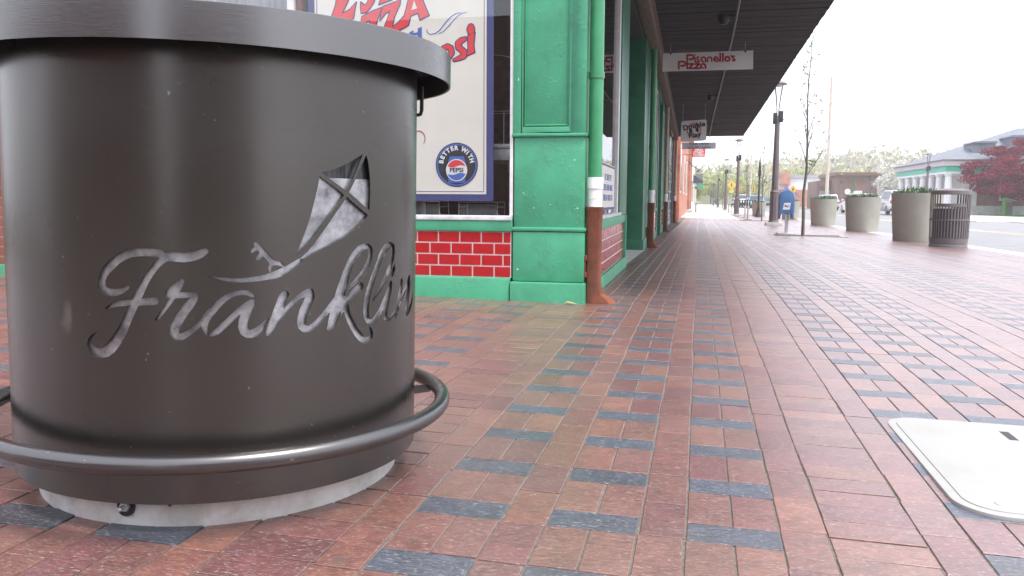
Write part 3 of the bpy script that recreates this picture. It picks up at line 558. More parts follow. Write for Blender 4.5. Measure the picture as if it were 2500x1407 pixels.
SWIRL=[[(-1.7961,1.8068,0.0017),(-1.7917,1.7855,0.0025),(-1.7718,1.7716,0.0026),(-1.7378,1.7756,0.0027),(-1.7037,1.7981,0.0033),(-1.6697,1.8388,0.0033),(-1.6303,1.8791,0.003),(-1.591,1.901,0.0024),(-1.5631,1.9035,0.0018)],[(-1.7151,1.7732,0.0016),(-1.6812,1.7867,0.0025),(-1.6473,1.8169,0.0028),(-1.6079,1.8599,0.0025),(-1.5687,1.8923,0.0022),(-1.5408,1.9026,0.0016),(-1.5158,1.9057,0.0008)]]
SWIRL2=[[(-1.8692,1.1391,0.0032),(-1.8495,1.1398,0.0037),(-1.8298,1.1294,0.0033),(-1.8151,1.1107,0.0029),(-1.8113,1.0875,0.0025),(-1.8178,1.0644,0.002),(-1.8238,1.0538,0.001)]]
PIZ=[[(-0.3771,2.7191,0.0124),(-0.38,2.8263,0.0124)],[(-0.38,2.8263,0.0123),(-0.3149,2.8257,0.0123),(-0.2887,2.8171,0.012),(-0.2784,2.7942,0.0123),(-0.2842,2.7717,0.0127),(-0.3034,2.7605,0.0125),(-0.3424,2.7603,0.0124)],[(-0.2484,2.7188,0.0123),(-0.254,2.9228,0.0123)],[(-0.254,2.9228,0.0123),(-0.188,2.9208,0.0122),(-0.1652,2.9136,0.0119),(-0.1549,2.8939,0.0122),(-0.1606,2.8683,0.0126),(-0.1797,2.8579,0.0124),(-0.2185,2.8571,0.0123)],[(-0.1331,2.9223,0.0096),(-0.1324,2.9197,0.0096)],[(-0.1339,2.8804,0.0097),(-0.1319,2.8126,0.0097)],[(-0.0806,2.8884,0.0098),(-0.0998,2.8858,0.01),(-0.1058,2.8699,0.0096),(-0.0956,2.8502,0.0094),(-0.0726,2.8334,0.0094),(-0.0689,2.8172,0.0099),(-0.0847,2.808,0.0097),(-0.114,2.8185,0.0095)],[(0.0277,2.8143,0.0096),(0.0265,2.8562,0.0096),(0.0163,2.8758,0.0094),(-0.0065,2.8849,0.0097),(-0.032,2.8773,0.0099),(-0.041,2.855,0.0097),(-0.0339,2.8323,0.0094),(-0.0206,2.819,0.0095),(0.002,2.8151,0.0096)],[(0.0548,2.8103,0.0096),(0.0535,2.8522,0.0097),(0.0644,2.8744,0.0099),(0.0866,2.8821,0.0097),(0.1092,2.875,0.0093),(0.1196,2.8502,0.0095),(0.1207,2.8148,0.0096)],[(0.1676,2.8488,0.0096),(0.1932,2.8467,0.0098),(0.212,2.8571,0.0097),(0.1987,2.8767,0.0093),(0.1761,2.8838,0.0097),(0.1573,2.8716,0.0099),(0.1484,2.8494,0.0096),(0.1587,2.8266,0.0093),(0.1814,2.815,0.0096),(0.2101,2.8167,0.0099),(0.2255,2.8342,0.0099)],[(0.2465,2.8144,0.0121),(0.2429,2.9299,0.0121)],[(0.2867,2.8132,0.0121),(0.283,2.9286,0.0121)],[(0.3514,2.8785,0.0119),(0.3771,2.8681,0.0117),(0.3874,2.8454,0.0121),(0.3786,2.8233,0.0125),(0.3535,2.8144,0.0122),(0.3277,2.8248,0.0118),(0.3174,2.8475,0.0121),(0.3263,2.8697,0.0125),(0.3514,2.8785,0.0124)],[(0.4079,2.8959,0.0093),(0.4213,2.8732,0.0093)],[(0.4589,2.8848,0.0097),(0.4368,2.8823,0.0098),(0.431,2.8665,0.0095),(0.4411,2.8502,0.0093),(0.4637,2.8367,0.0092),(0.4642,2.8208,0.0098),(0.4486,2.8148,0.0096),(0.4292,2.825,0.0093)],[(-0.223,2.7861,0.0123),(-0.1615,2.7843,0.0123),(-0.2212,2.7213,0.0122),(-0.15,2.7193,0.0123)],[(-0.1324,2.7835,0.0123),(-0.0678,2.7817,0.0123),(-0.1306,2.7188,0.0122),(-0.0563,2.7167,0.0123)],[(0.0274,2.7177,0.0122),(0.0262,2.7564,0.0121),(0.0128,2.7774,0.0119),(-0.0131,2.7833,0.0123),(-0.0354,2.7743,0.0126),(-0.0444,2.7519,0.0123),(-0.0341,2.7291,0.0119),(-0.0113,2.72,0.012)]]
PIZR=[[(-0.6252,2.9603),(0.7332,2.9621),(0.7399,2.682),(-0.6282,2.6836)]]

TC = (-1.1872, .096); RB = .4868
def steel_mat(name, col, rough, metal, r2=.1, smudge=None):
    m = bpy.data.materials.new(name); m.use_nodes = True; n = m.node_tree; p = n.nodes['Principled BSDF']
    p.inputs['Metallic'].default_value = metal; p.inputs['Base Color'].default_value = (*col, 1); p.inputs['Specular IOR Level'].default_value = .6
    tc = n.nodes.new('ShaderNodeTexCoord'); no = n.nodes.new('ShaderNodeTexNoise'); no.inputs['Scale'].default_value = 2.5; no.inputs['Detail'].default_value = 3; no.inputs['Distortion'].default_value = 0
    n.links.new(tc.outputs['Object'], no.inputs[0]); rp = n.nodes.new('ShaderNodeMapRange'); rp.inputs[1].default_value = .3; rp.inputs[2].default_value = .7
    rp.inputs[3].default_value = rough-.03; rp.inputs[4].default_value = rough+.05; n.links.new(no.outputs[0], rp.inputs[0]); n.links.new(rp.outputs[0], p.inputs['Roughness'])
    mp = n.nodes.new('ShaderNodeMapping'); mp.inputs['Scale'].default_value = (1, 1, 45); n.links.new(tc.outputs['Object'], mp.inputs[0])
    nb = n.nodes.new('ShaderNodeTexNoise'); nb.inputs['Scale'].default_value = 22; nb.inputs['Detail'].default_value = 4; n.links.new(mp.outputs[0], nb.inputs[0])
    bp = n.nodes.new('ShaderNodeBump'); bp.inputs['Strength'].default_value = r2; bp.inputs['Distance'].default_value = .0006
    n.links.new(nb.outputs[0], bp.inputs['Height']); n.links.new(bp.outputs[0], p.inputs['Normal'])
    # fine dust specks
    sp = n.nodes.new('ShaderNodeTexNoise'); sp.inputs['Scale'].default_value = 75; sp.inputs['Detail'].default_value = 1; n.links.new(tc.outputs['Object'], sp.inputs[0])
    r3 = n.nodes.new('ShaderNodeMapRange'); r3.inputs[1].default_value = .78; r3.inputs[2].default_value = .8; r3.inputs[4].default_value = .5; n.links.new(sp.outputs[0], r3.inputs[0])
    mx = n.nodes.new('ShaderNodeMix'); mx.data_type = 'RGBA'; mx.inputs['A'].default_value = (*col, 1); mx.inputs['B'].default_value = (.4, .38, .36, 1)
    n.links.new(r3.outputs[0], mx.inputs['Factor']); n.links.new(mx.outputs['Result'], p.inputs['Base Color'])
    if smudge:
        vm = n.nodes.new('ShaderNodeVectorMath'); vm.operation = 'DISTANCE'; mm = n.nodes.new('ShaderNodeMapping'); mm.inputs['Scale'].default_value = (1, 1, .45)
        dn = n.nodes.new('ShaderNodeTexNoise'); dn.inputs['Scale'].default_value = 26; dn.inputs['Detail'].default_value = 4; n.links.new(tc.outputs['Object'], dn.inputs[0])
        av = n.nodes.new('ShaderNodeVectorMath'); av.operation = 'MULTIPLY_ADD'; av.inputs[1].default_value = (.035, .035, .035); n.links.new(dn.outputs['Color'], av.inputs[0]); n.links.new(tc.outputs['Object'], av.inputs[2])
        n.links.new(av.outputs[0], mm.inputs[0]); n.links.new(mm.outputs[0], vm.inputs[0]); vm.inputs[1].default_value = (smudge[0]+.0175, smudge[1]+.0175, (smudge[2]+.0175)*.45)
        r5 = n.nodes.new('ShaderNodeMapRange'); r5.inputs[1].default_value = .004; r5.inputs[2].default_value = .019; r5.inputs[3].default_value = .3; r5.inputs[4].default_value = 0; n.links.new(vm.outputs['Value'], r5.inputs[0])
        m3 = n.nodes.new('ShaderNodeMix'); m3.data_type = 'RGBA'; m3.inputs['B'].default_value = (.42, .40, .36, 1); n.links.new(r5.outputs[0], m3.inputs['Factor']); n.links.new(mx.outputs['Result'], m3.inputs['A']); n.links.new(m3.outputs['Result'], p.inputs['Base Color'])
    return m
M['bronze'] = steel_mat('bronze_powder_coat', (.096, .089, .083), .26, .9, smudge=(-0.0639, -0.4826, 0.4415))
M['bronzelid'] = steel_mat('bronze_lid_steel', (.17, .165, .165), .24, .95, .2)
M['bronzerail'] = steel_mat('bronze_rail_steel', (.13, .125, .125), .27, .95)
M['galv'] = mat('galvanised_liner', (.42, .43, .45), .34, .7, col2=(.12, .12, .13), vscale=22, bump=.4, bscale=30, bdist=.004, thr=(.3, .62))
tb = thing('standing_table', 'round dark bronze steel standing table with foot rail and cut-out kite, key and script', 'table',
           (TC[0], TC[1], 0), (-.0017, .0162, 0), local=True)
def table_shell():
    smin, smax, z0, z1 = -.78, .98, .0597, 1.044  # drum height
    loops = sdf_shape([q for q in TAB if len(q) > 2 or abs(q[0][0]-.5135) > .002], KITE, step=.0008)
    th = .003
    loops = [[(smin, z0), (smax, z0), (smax, z1), (smin, z1)]]+loops
    me = fill_mesh(loops, th); bm = bmesh.new(); bm.from_mesh(me)
    bmesh.ops.remove_doubles(bm, verts=bm.verts, dist=1e-6)
    for k in range(1, 140):
        s = smin+(smax-smin)*k/140
        bmesh.ops.bisect_plane(bm, geom=bm.verts[:]+bm.edges[:]+bm.faces[:], plane_co=(s, 0, 0), plane_no=(1, 0, 0), dist=1e-7)
    bmesh.ops.recalc_face_normals(bm, faces=bm.faces)
    # the rest of the drum behind
    th0, th1 = smin/RB-PI/2, smax/RB-PI/2
    for v in bm.verts:
        s, z, d = v.co; r = RB-th/2+(d if True else 0); a = s/RB-PI/2; v.co = (r*math.cos(a), r*math.sin(a), z)
    n = 60; ring = []
    for k in range(n+1):
        a = th1+(2*PI-(th1-th0))*k/n
        ring.append([bm.verts.new((r*math.cos(a), r*math.sin(a), z)) for r, z in ((RB, z0), (RB, z1), (RB-th, z1), (RB-th, z0))])
    for p, q in zip(ring[:-1], ring[1:]):
        for i in range(4): bm.faces.new((p[i], q[i], q[(i+1) % 4], p[(i+1) % 4]))
    bm.normal_update()
    for f in bm.faces:
        c = f.calc_center_median()
        rad = Vector((c.x, c.y, 0)).normalized(); d = f.normal.dot(rad)
        if f in bm.faces and abs(d) > .9 and ((math.hypot(c.x, c.y) > RB-.003) != (d > 0)): f.normal_flip()
    bm.to_mesh(me); bm.free(); me.update()
    N = []
    for p in me.polygons:
        for li in p.loop_indices:
            co = me.vertices[me.loops[li].vertex_index].co; rad = Vector((co.x, co.y, 0)).normalized(); d = p.normal.dot(rad)
            N.append(tuple(rad*(1 if d > 0 else -1)) if abs(d) > .9 else tuple(p.normal))
    me.polygons.foreach_set('use_smooth', [True]*len(me.polygons)); me.normals_split_custom_set(N)
    me.materials.clear(); me.materials.append(M['bronze']); me.name = 'drum'
    o = bpy.data.objects.new('drum', me); COL.objects.link(o); o.parent = tb; o['local'] = 1; return o
drum = table_shell()
MB().lathe([(.4795, .062), (.4795, .738)], n=200, caps=(0, 0)).build('liner', M['galv'], drum, smooth=True, fix=False)
MB().lathe([(.474, .72), (.474, 1.04)], n=160, caps=(0, 0)).build('liner', mat('painted_dark_interior', (.10, .10, .105), .35, .7, col2=(.012, .012, .014), vscale=5, stretch=(14, 14, .8)), drum, smooth=True, fix=False)  # upper band painted dark and streaked as the drum's shaded, reflecting inside
MB().lathe([(.43, -.05), (.4368, -.04), (.4368, .058), (.43, .063)], n=120).build('footing', mat('stained_footing', (.62, .62, .60), .9, col2=(.46, .45, .41), vscale=9, bump=.6, bscale=55, bdist=.004, thr=(.38, .56)), tb, smooth=True)
# lid: a rolled rim with a hollow painted near-black for the shade underneath
R2 = .5725
MB().lathe([(R2-.003, .9835), (R2, .9820), (R2, 1.0545), (R2-.002, 1.0563), (R2-.02, 1.0563), (.001, 1.0563)], n=200, caps=(0, 1)).build('lid', M['bronzelid'], tb, smooth=True, ang=25)
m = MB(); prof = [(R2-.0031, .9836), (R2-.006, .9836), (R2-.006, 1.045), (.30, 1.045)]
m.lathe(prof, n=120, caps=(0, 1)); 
lidin = m.build('lid_underside', mat('painted_underside_shade', (.02, .02, .022), .6, .2), tb, smooth=True)
MB().torus((0, 0, .168), .5618, .0200, n=160, m=18).build('foot_rail', M['bronzerail'], tb, smooth=True)
def pol(a, r, z): return (r*math.cos(a), r*math.sin(a), z)
for a in (math.radians(-172), math.radians(-62), math.radians(35), math.radians(120)):
    m = MB(); t = Vector((-math.sin(a), math.cos(a), 0)); ra = Vector((math.cos(a), math.sin(a), 0))
    p0 = ra*.485; p1 = ra*.553
    m.add([tuple(p0+t*s*.004+Vector((0, 0, z))) for z in (.140, .166) for s in (-1, 1)]+[tuple(p1+t*s*.004+Vector((0, 0, z))) for z in (.145, .165) for s in (-1, 1)],
          [(0, 1, 3, 2), (4, 6, 7, 5), (0, 2, 6, 4), (1, 5, 7, 3), (0, 4, 5, 1), (2, 3, 7, 6)])
    m.build('rail_bracket', M['bronze'], tb)
for a in (-168,):
    for z in (.27, .40, .53, .66):
        aa = math.radians(a); m = MB(); m.tube([pol(aa, .486, z), pol(aa, .494, z), pol(aa, .496, z)], [.006, .006, .003], 8); m.build('bolt', M['black'], tb, smooth=True)
aa = math.radians(-86.4); m = MB()
c0 = Vector(pol(aa, .4375, .037)); rr_ = Vector(pol(aa, 1, 0)); tt = Vector((-math.sin(aa), math.cos(aa), 0))
m.tube([c0, c0+rr_*.006], [.021, .021], 16); m.box(0, 0, 0, 0, 0, 0)
m = MB(); m.tube([c0+Vector((0, 0, -.004)), c0+rr_*.007+Vector((0, 0, -.004))], [.019, .019], 18)
m.add([tuple(c0+tt*s*.019+rr_*d+Vector((0, 0, z))) for d in (0, .007) for z in (-.004, .03) for s in (-1, 1)], [(0, 1, 3, 2), (4, 6, 7, 5), (0, 2, 6, 4), (1, 5, 7, 3), (0, 4, 5, 1), (2, 3, 7, 6)])
lug = m.build('anchor_lug', M['black'], tb)
m = MB(); m.tube([c0+rr_*.007, c0+rr_*.013], [.012, .011], 6); m.tube([c0+rr_*.013, c0+rr_*.028, c0+rr_*.03], [.005, .005, .003], 10); m.build('bolt', M['steel'], lug, smooth=True)
for a, z in ((-74.2, .042), (-45, .05), (-20, .05)):
    aa = math.radians(a); m = MB(); m.tube([pol(aa, .436, z), pol(aa, .4385, z)], [.0045, .0045], 10); m.build('anchor_hole', M['black'], tb)
for a in (-71.7, -47):
    aa = math.radians(a); m = MB(); m.tube([pol(aa, .486, .128), pol(aa, .49, .128)], [.006, .005], 10); m.build('rivet', M['black'], tb)
aa = math.radians(20); m = MB(); q = Vector(pol(aa, .487, 0)); t2 = Vector(pol(aa, 1, 0))
m.tube([q+t2*.012+Vector((0, 0, .985)), q+t2*.012+Vector((0, 0, .925)), q+t2*.009+Vector((0, 0, .915)), q+Vector((0, 0, .912))], .005, 10); m.build('hook', M['black'], tb, smooth=True)

# utility lid set in the pavers
M['lidcover'] = mat('cream_polymer_lid', (.34, .337, .325), .6, col2=(.31, .305, .29), vscale=5, thr=(.3, .5), bump=.15, bscale=160, bdist=.001)
uc = thing('utility_cover', 'cream rounded rectangular utility cover set flush in the brick pavers', 'cover', (.96, .66, G(.96, .66)), (0, .0172, 0), local=True)
def rrect(hx, hy, r, n=10):
    P = []
    for cx, cy, a0 in ((hx-r, hy-r, 0), (-hx+r, hy-r, PI/2), (-hx+r, -hy+r, PI), (hx-r, -hy+r, 1.5*PI)):
        P += [(cx+r*math.cos(a0+PI/2*k/n), cy+r*math.sin(a0+PI/2*k/n)) for k in range(n+1)]
    return P
m = MB(); m.prism(rrect(.335, .45, .11), -.03, .0055, 'z'); m.build('collar', M['lidcover'], uc, bevel=.004)
m = MB(); m.prism(rrect(.31, .425, .088), .0, .0085, 'z'); m.build('lid', M['lidcover'], uc, bevel=.003)
m = MB(); m.box(-.013, .013, .24, .335, .005, .0092); m.build('lifting_slot', M['black'], uc)
m = MB(); m.tube([(-.225, -.37, .006), (-.225, -.37, .0105)], [.02, .018], 20); m.build('bolt', M['steel'], uc, smooth=True)
# ------------------------------------------------------------------ the green corner shop
W3 = lambda x, y, z: (side(x, y), y, z)
shop = thing('storefront_building', 'green painted corner shop building with red tiled window bases and a dark plank canopy', 'building', (-3, 8, 0))
def part(name, m, *boxes, parent=None, bevel=0, warp=None, smooth=False, seg=2):
    if name in ('wall', 'interior', 'post', 'panelling', 'pilaster', 'plinth', 'panel', 'lintel', 'door') and len(boxes) > 1:
        return [part(name, m, q, parent=parent, bevel=bevel, warp=warp, smooth=smooth, seg=seg) for q in boxes][0]
    b = MB()
    for q in boxes: b.box(*q)
    return b.build(name, m, parent or shop, bevel=bevel, warp=warp, smooth=smooth, seg=seg)
GR, DG = M['green'], M['dgreen']
# front: long plinth, corner pillar
part('plinth', GR, (-5.6, -1.205, 3.505, 3.9, -.3, .164), bevel=.006)
part('plinth', GR, (-1.2, -.705, 3.495, 4.02, -.3, .145), bevel=.012)
pil = part('corner_pillar', GR, (-1.19, -.715, 3.53, 4.0, .147, .477), (-1.185, -.72, 3.54, 3.99, .477, 1.1), bevel=.014)
part('pillar_band', GR, (-1.198, -.707, 3.522, 4.0, .478, .505), bevel=.012)
part('pillar_band', GR, (-1.198, -.707, 3.522, 4.0, 1.088, 1.112), bevel=.01)
part('pillar_shaft', GR, (-1.185, -.72, 3.551, 3.99, 1.1, 3.6), (-1.19, -1.131, 3.53, 3.552, 1.112, 3.6), (-.816, -.715, 3.53, 3.552, 1.112, 3.6), (-1.131, -.816, 3.53, 3.552, 1.112, 1.151), bevel=.006)
part('pillar_moulding', GR, (-1.131, -1.112, 3.54, 3.556, 1.151, 3.4), (-.835, -.816, 3.54, 3.556, 1.151, 3.4), (-1.112, -.835, 3.54, 3.556, 1.151, 1.168), bevel=.005)
# red glazed tile panel with white joints
def tiles(x0, x1, z0, z1, y, nrow, tw, axis='front', off=.5):
    t = MB(); rh = (z1-z0)/nrow; j = .005
    for r in range(nrow):
        x = x1-tw*(1 if r % 2 == 0 else off)-(.04 if r % 2 else 0)
        edges = [x1]
        x = x1-(.055 if r % 2 else .115)
        while x > x0: edges.append(x); x -= tw
        edges.append(x0)
        for b_, a_ in zip(edges[:-1], edges[1:]):
            if b_-a_ < .015: continue
            q = (a_+j, b_-j, z0+r*rh+j, z0+(r+1)*rh-j)
            if axis == 'front': t.box(q[0], q[1], y-.004+random.uniform(-.0006, .0006), y+.01, q[2], q[3])
            else: t.box(y-.01, y+.004+random.uniform(-.0006, .0006), q[0], q[1], q[2], q[3])
    return t
random.seed(3)
part('grout', M['grout'], (-4.6, -1.2, 3.542, 3.56, .165, .474))
tiles(-4.6, -1.2, .167, .472, 3.54, 4, .149).build('tile_panel', M['tile'], shop, bevel=.0012, seg=1)
part('apron', GR, (-4.62, -1.192, 3.522, 3.7, .474, .545), bevel=.008)
part('window_sill', M['sill'], (-4.62, -1.194, 3.514, 3.66, .546, .578), bevel=.006)
part('wall', GR, (-4.62, -1.19, 3.54, 3.9, 2.62, 3.6))
w1 = part('window', M['white'], (-1.212, -1.192, 3.54, 3.60, .579, 2.62), (-2.775, -2.735, 3.54, 3.62, .579, 2.62), (-4.62, -4.57, 3.54, 3.6, .579, 2.62), (-2.735, -1.212, 3.54, 3.6, 2.58, 2.62))
part('pane', M['glass'], (-4.57, -1.212, 3.566, 3.571, .579, 2.6), parent=w1)
part('post', M['brown'], (-2.733, -2.69, 3.59, 3.66, .579, 2.6))
part('curtain', mat('grey_blind', (.33, .35, .37), .6, var=.25, vscale=3, stretch=(8, 1, .3)), (-4.5, -2.80, 3.66, 3.68, .6, 2.6))
part('wall', M['redbrick'], (-9, -4.621, 3.56, 3.9, -.3, 6.5))
part('wall', M['brownbrick'], (-9, -.7, 3.57, 3.95, 3.601, 6.6))
part('wall', M['brownbrick'], (-1.0, -.735, 3.96, 19.3, 3.26, 6.6), warp=W3)
part('roof', M['dark'], (-9, -.7, 3.96, 31, 6.2, 6.4))
part('wall', M['redbrick'], (-9, -8.8, 3.96, 31, -.3, 6.2))
# street side
part('plinth', GR, (-1.1, -.70, 4.02, 7.02, -.3, .10), bevel=.006, warp=W3)
part('grout', M['grout'], (-1.0, -.722, 4.0, 6.72, .101, .462), warp=W3)
tiles(4.02, 6.72, .103, .46, -.720, 4, .149, 'side').build('tile_panel', M['tile'], shop, bevel=.0012, seg=1, warp=W3)
part('apron', GR, (-1.0, -.702, 4.0, 6.78, .463, .535), (-.9, -.69, 6.74, 6.80, .1, .535), bevel=.006, warp=W3)
part('window_sill', M['sill'], (-.95, -.708, 4.0, 6.36, .536, .565), bevel=.004, warp=W3)
w2 = part('window', M['white'], (-.76, -.722, 5.97, 6.1, .566, 2.85), (-.76, -.735, 4.68, 4.71, .566, 2.85), (-.76, -.72, 4.0, 5.95, 2.82, 2.86), warp=W3)
part('pane', M['glass'], (-.752, -.748, 4.0, 5.96, .566, 2.83), parent=w2, warp=W3)
part('pilaster', DG, (-1.1, -.712, 6.15, 7.02, .536, 3.25), bevel=.006, warp=W3)
part('lintel', DG, (-1.1, -.73, 4.0, 6.15, 2.86, 3.25), (-1.1, -.725, 7.02, 10.1, 2.95, 3.25), warp=W3)
part('wall', DG, (-1.25, -1.0, 6.9, 7.02, -.1, 2.95), (-1.25, -.74, 10.13, 10.9, -.3, 2.95), warp=W3)
part('pilaster', DG, (-1.1, -.71, 10.1, 11.45, .0, 3.25), bevel=.006, warp=W3)
part('plinth', DG, (-1.1, -.69, 10.08, 11.5, -.3, .12), bevel=.01, warp=W3)
dr = part('door', DG, (-1.13, -1.06, 7.02, 10.1, -.05, 2.95), warp=W3)
part('panel', DG, (-1.06, -1.035, 7.4, 8.4, .3, 1.1), (-1.06, -1.035, 8.7, 9.8, .3, 1.1), (-1.06, -1.035, 7.4, 8.4, 1.3, 2.7), (-1.06, -1.035, 8.7, 9.8, 1.3, 2.7), parent=dr, warp=W3, bevel=.01)
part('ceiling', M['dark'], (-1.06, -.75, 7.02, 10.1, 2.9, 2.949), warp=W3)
grid_sheet('threshold', [-1.06, -.74], [7.02, 10.08], M['concrete'], .012)
# row of narrow bays further along
for (a, b_, kind) in ((11.5, 13.1, 'w'), (13.4, 14.9, 'w'), (15.2, 17.1, 'd'), (17.4, 18.9, 'w')):
    part('post', DG, (-.95, -.70, b_, b_+.30, -.3, 3.25), bevel=.006, warp=W3)
    if kind == 'w':
        part('plinth', DG, (-.95, -.705, a, b_, -.3, .08), warp=W3)
        part('grout', M['grout'], (-.95, -.722, a, b_, .081, .46), warp=W3)
        tiles(a+.01, b_-.01, .083, .46, -.720, 4, .149, 'side').build('tile_panel', M['tile'], shop, warp=W3)
        part('apron', DG, (-.95, -.70, a, b_, .461, .535), warp=W3)
        ww = part('window', M['white'], (-.8, -.72, a, a+.12, .536, 2.75), (-.8, -.72, b_-.1, b_, .536, 2.75), (-.8, -.725, a, b_, 2.7, 2.75), warp=W3)
        part('pane', M['glass'], (-.77, -.765, a+.1, b_-.1, .536, 2.7), parent=ww, warp=W3)
    else:
        dd = part('door', DG, (-1.5, -1.45, a, b_, -.2, 2.75), warp=W3)
        part('pane', M['glassdark'], (-1.45, -1.445, a+.3, b_-.3, .3, 2.5), parent=dd, warp=W3)
        part('wall', DG, (-1.5, -.95, a-.28, a-.01, -.2, 2.75), warp=W3)
    part('lintel', DG, (-.95, -.72, a, b_, 2.751, 3.25), warp=W3)
# inside of the shop
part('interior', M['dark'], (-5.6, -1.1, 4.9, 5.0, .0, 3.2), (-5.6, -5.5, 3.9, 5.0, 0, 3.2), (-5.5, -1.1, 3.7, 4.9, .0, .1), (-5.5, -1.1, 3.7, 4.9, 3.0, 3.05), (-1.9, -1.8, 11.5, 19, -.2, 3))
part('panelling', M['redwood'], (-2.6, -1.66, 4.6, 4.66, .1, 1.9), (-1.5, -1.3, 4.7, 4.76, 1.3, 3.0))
# canopy over the pavement
cb = MB(); rr = random.Random(5)
cz = 3.1
k = 0; y = 3.6
while y < 31.2:
    wd = .145; dz = rr.uniform(-.004, .004); x1 = 1.52+rr.uniform(-.006, .006)
    cb.box(-1.0, x1, y+.003, y+wd-.003, cz+dz, cz+.03+dz); y += wd
can = cb.build('canopy', M['canopy'], shop)
part('fascia', M['beam'], (1.46, 1.50, 3.6, 31.2, cz+.032, cz+.24), (-1.0, 1.46, 3.6, 31.2, cz+.032, cz+.04), (-1, 1.46, 3.55, 3.6, cz, cz+.24), (-1, 1.46, 31.2, 31.25, cz+.03, cz+.24), parent=can)
part('ledger_beam', M['beam'], (-.72, -.58, 3.9, 31.1, 2.93, 3.085), (-.72, -.545, 3.9, 31.1, 3.085, 3.098), parent=can, warp=W3, bevel=.004)
m = MB(); m.tube([(.40, 3.8, 3.06), (.40, 11, 3.06), (.375, 15, 3.07), (.30, 23, 3.06), (.27, 31, 3.06)], .016, 8); m.build('conduit', mat('grey_conduit', (.2, .19, .19), .5, .4), can, smooth=True)
for yy, xx in ((9.75, .24), (18.4, .17), (26, .12)):
    m = MB(); m.tube([(xx, yy, 3.1), (xx, yy, 3.03), (xx, yy, 2.98)], [.075, .075, .045], 14); m.build('junction_box', M['black'], can, smooth=True)
    m = MB(); m.box(xx+.05, .42, yy-.015, yy+.015, 3.07, 3.09); m.build('conduit', M['black'], can)
# neighbouring front with the checkered glazing, same block
nb_ = thing('storefront_building', 'narrow dark storefront with pale teal panels and small dark blue panes beyond the green shop', 'building', (-3, 25, 0))
def npart(name, m, *boxes, **k): return part(name, m, *boxes, parent=k.pop('parent', nb_), **k)
npart('wall', M['tealsquares'], (-1.1, -.78, 19.35, 30.9, -.4, 3.05), warp=W3)
pn = MB()
for i in range(10):
    for j in range(9):
        if (i*7+j*3) % 5 == 0: continue
        pn.box(-.80, -.768, 19.9+i*1.05, 20.75+i*1.05, -.02+j*.34, .26+j*.34)
pn.build('window', M['inkblue'], nb_, warp=W3)
npart('wall', M['brownbrick'], (-1.0, -.74, 19.35, 30.9, 3.3, 6.6), (-8, -1.1, 30.7, 30.9, -.4, 6.6), warp=W3)
npart('post', mat('grey_purple_trim', (.13, .12, .15), .6), (-.85, -.73, 30.5, 30.9, -.4, 3.05), (-.85, -.74, 24.6, 24.8, -.4, 3.05), warp=W3)

# downpipes
def downpipe(y, x, col, label, rb=.046, zt=2.98, zw=(.64, .83), sc=1.0):
    x = side(x, y); g = G(x, y)
    t = thing('downpipe', label, 'drainpipe', (x, y, g), group='downpipes along the shop fronts')
    m = MB(); m.tube([(x, y, zw[1]-.01), (x, y, zt)], rb, 24); pp = m.build('pipe', M[col], t, smooth=True)
    m = MB(); m.tube([(x, y, 1.46), (x, y, 1.50)], rb+.006, 24); m.build('coupling', M[col], t, smooth=True); m = MB(); m.tube([(x, y, zt-.01), (x, y, zt+.02)], rb+.007, 24); m.build('coupling', M[col], t, smooth=True)
    m = MB(); h = (zw[1]-zw[0])
    m.tube([(x, y, zw[0]+h*.62), (x, y, zw[1])], rb+.009, 24); m.tube([(x, y, zw[0]-.02), (x, y, zw[0]+h*.62)], rb+.003, 24); m.tube([(x, y, zw[0]+h*.28), (x, y, zw[0]+h*.31)], rb+.005, 24)
    m.build('coupling', M['whiteplastic'], t, smooth=True)
    m = MB(); q = .057*sc; z0 = g+.13
    prof = [(q*1.06, zw[0]), (q*1.06, zw[0]-.012), (q, zw[0]-.02), (q, zw[0]-.1), (q*.93, zw[0]-.115), (q*.93, z0)]
    vs = []; fs = []; n = 20
    rings = [(r_, z, 0) for r_, z in prof]+[(q*1.0, g+.06, .012), (q*1.15, g+.02, .045), (q*1.25, g-.02, .06)]
    for r_, z, dx in rings:
        for kk in range(n):
            a = 2*PI*kk/n; ca, sa = math.cos(a), math.sin(a); e = (abs(ca)**4+abs(sa)**4)**-.25*.94
            vs.append((x+dx*(1+ca)*.8+r_*ca*e, y+r_*sa*e, z))
    for i in range(len(rings)-1):
        for kk in range(n): fs.append((i*n+kk, i*n+(kk+1) % n, (i+1)*n+(kk+1) % n, (i+1)*n+kk))
    fs.append(tuple(range(n))[::-1]); m.add(vs, fs); cs = m.build('rusty_casing', M['rust'], t, smooth=True, ang=28)
    m = MB()
    for zz in (g+.17, g+.28): m.box(x-q-.012, x-q+.02, y-q-.018, y-q+.01, zz, zz+.035)
    m.box(x-q-.008, x-q+.012, y-q-.012, y-q+.004, g+.2, g+.285); m.build('hinge_lug', M['rust'], t, bevel=.003)
    return t
downpipe(3.62, -.662, 'pipegreen', 'green downpipe with white couplings and a rusty casing, nearest, at the shop corner')
downpipe(11.15, -.645, 'pipegreen', 'green downpipe with rusty foot beside the dark green recessed doorway')
downpipe(19.2, -.66, 'cream', 'cream downpipe with rusty foot where the green shop front ends', rb=.045)
downpipe(30.6, -.64, 'cream', 'cream downpipe farthest along, at the end of the canopy', rb=.045)

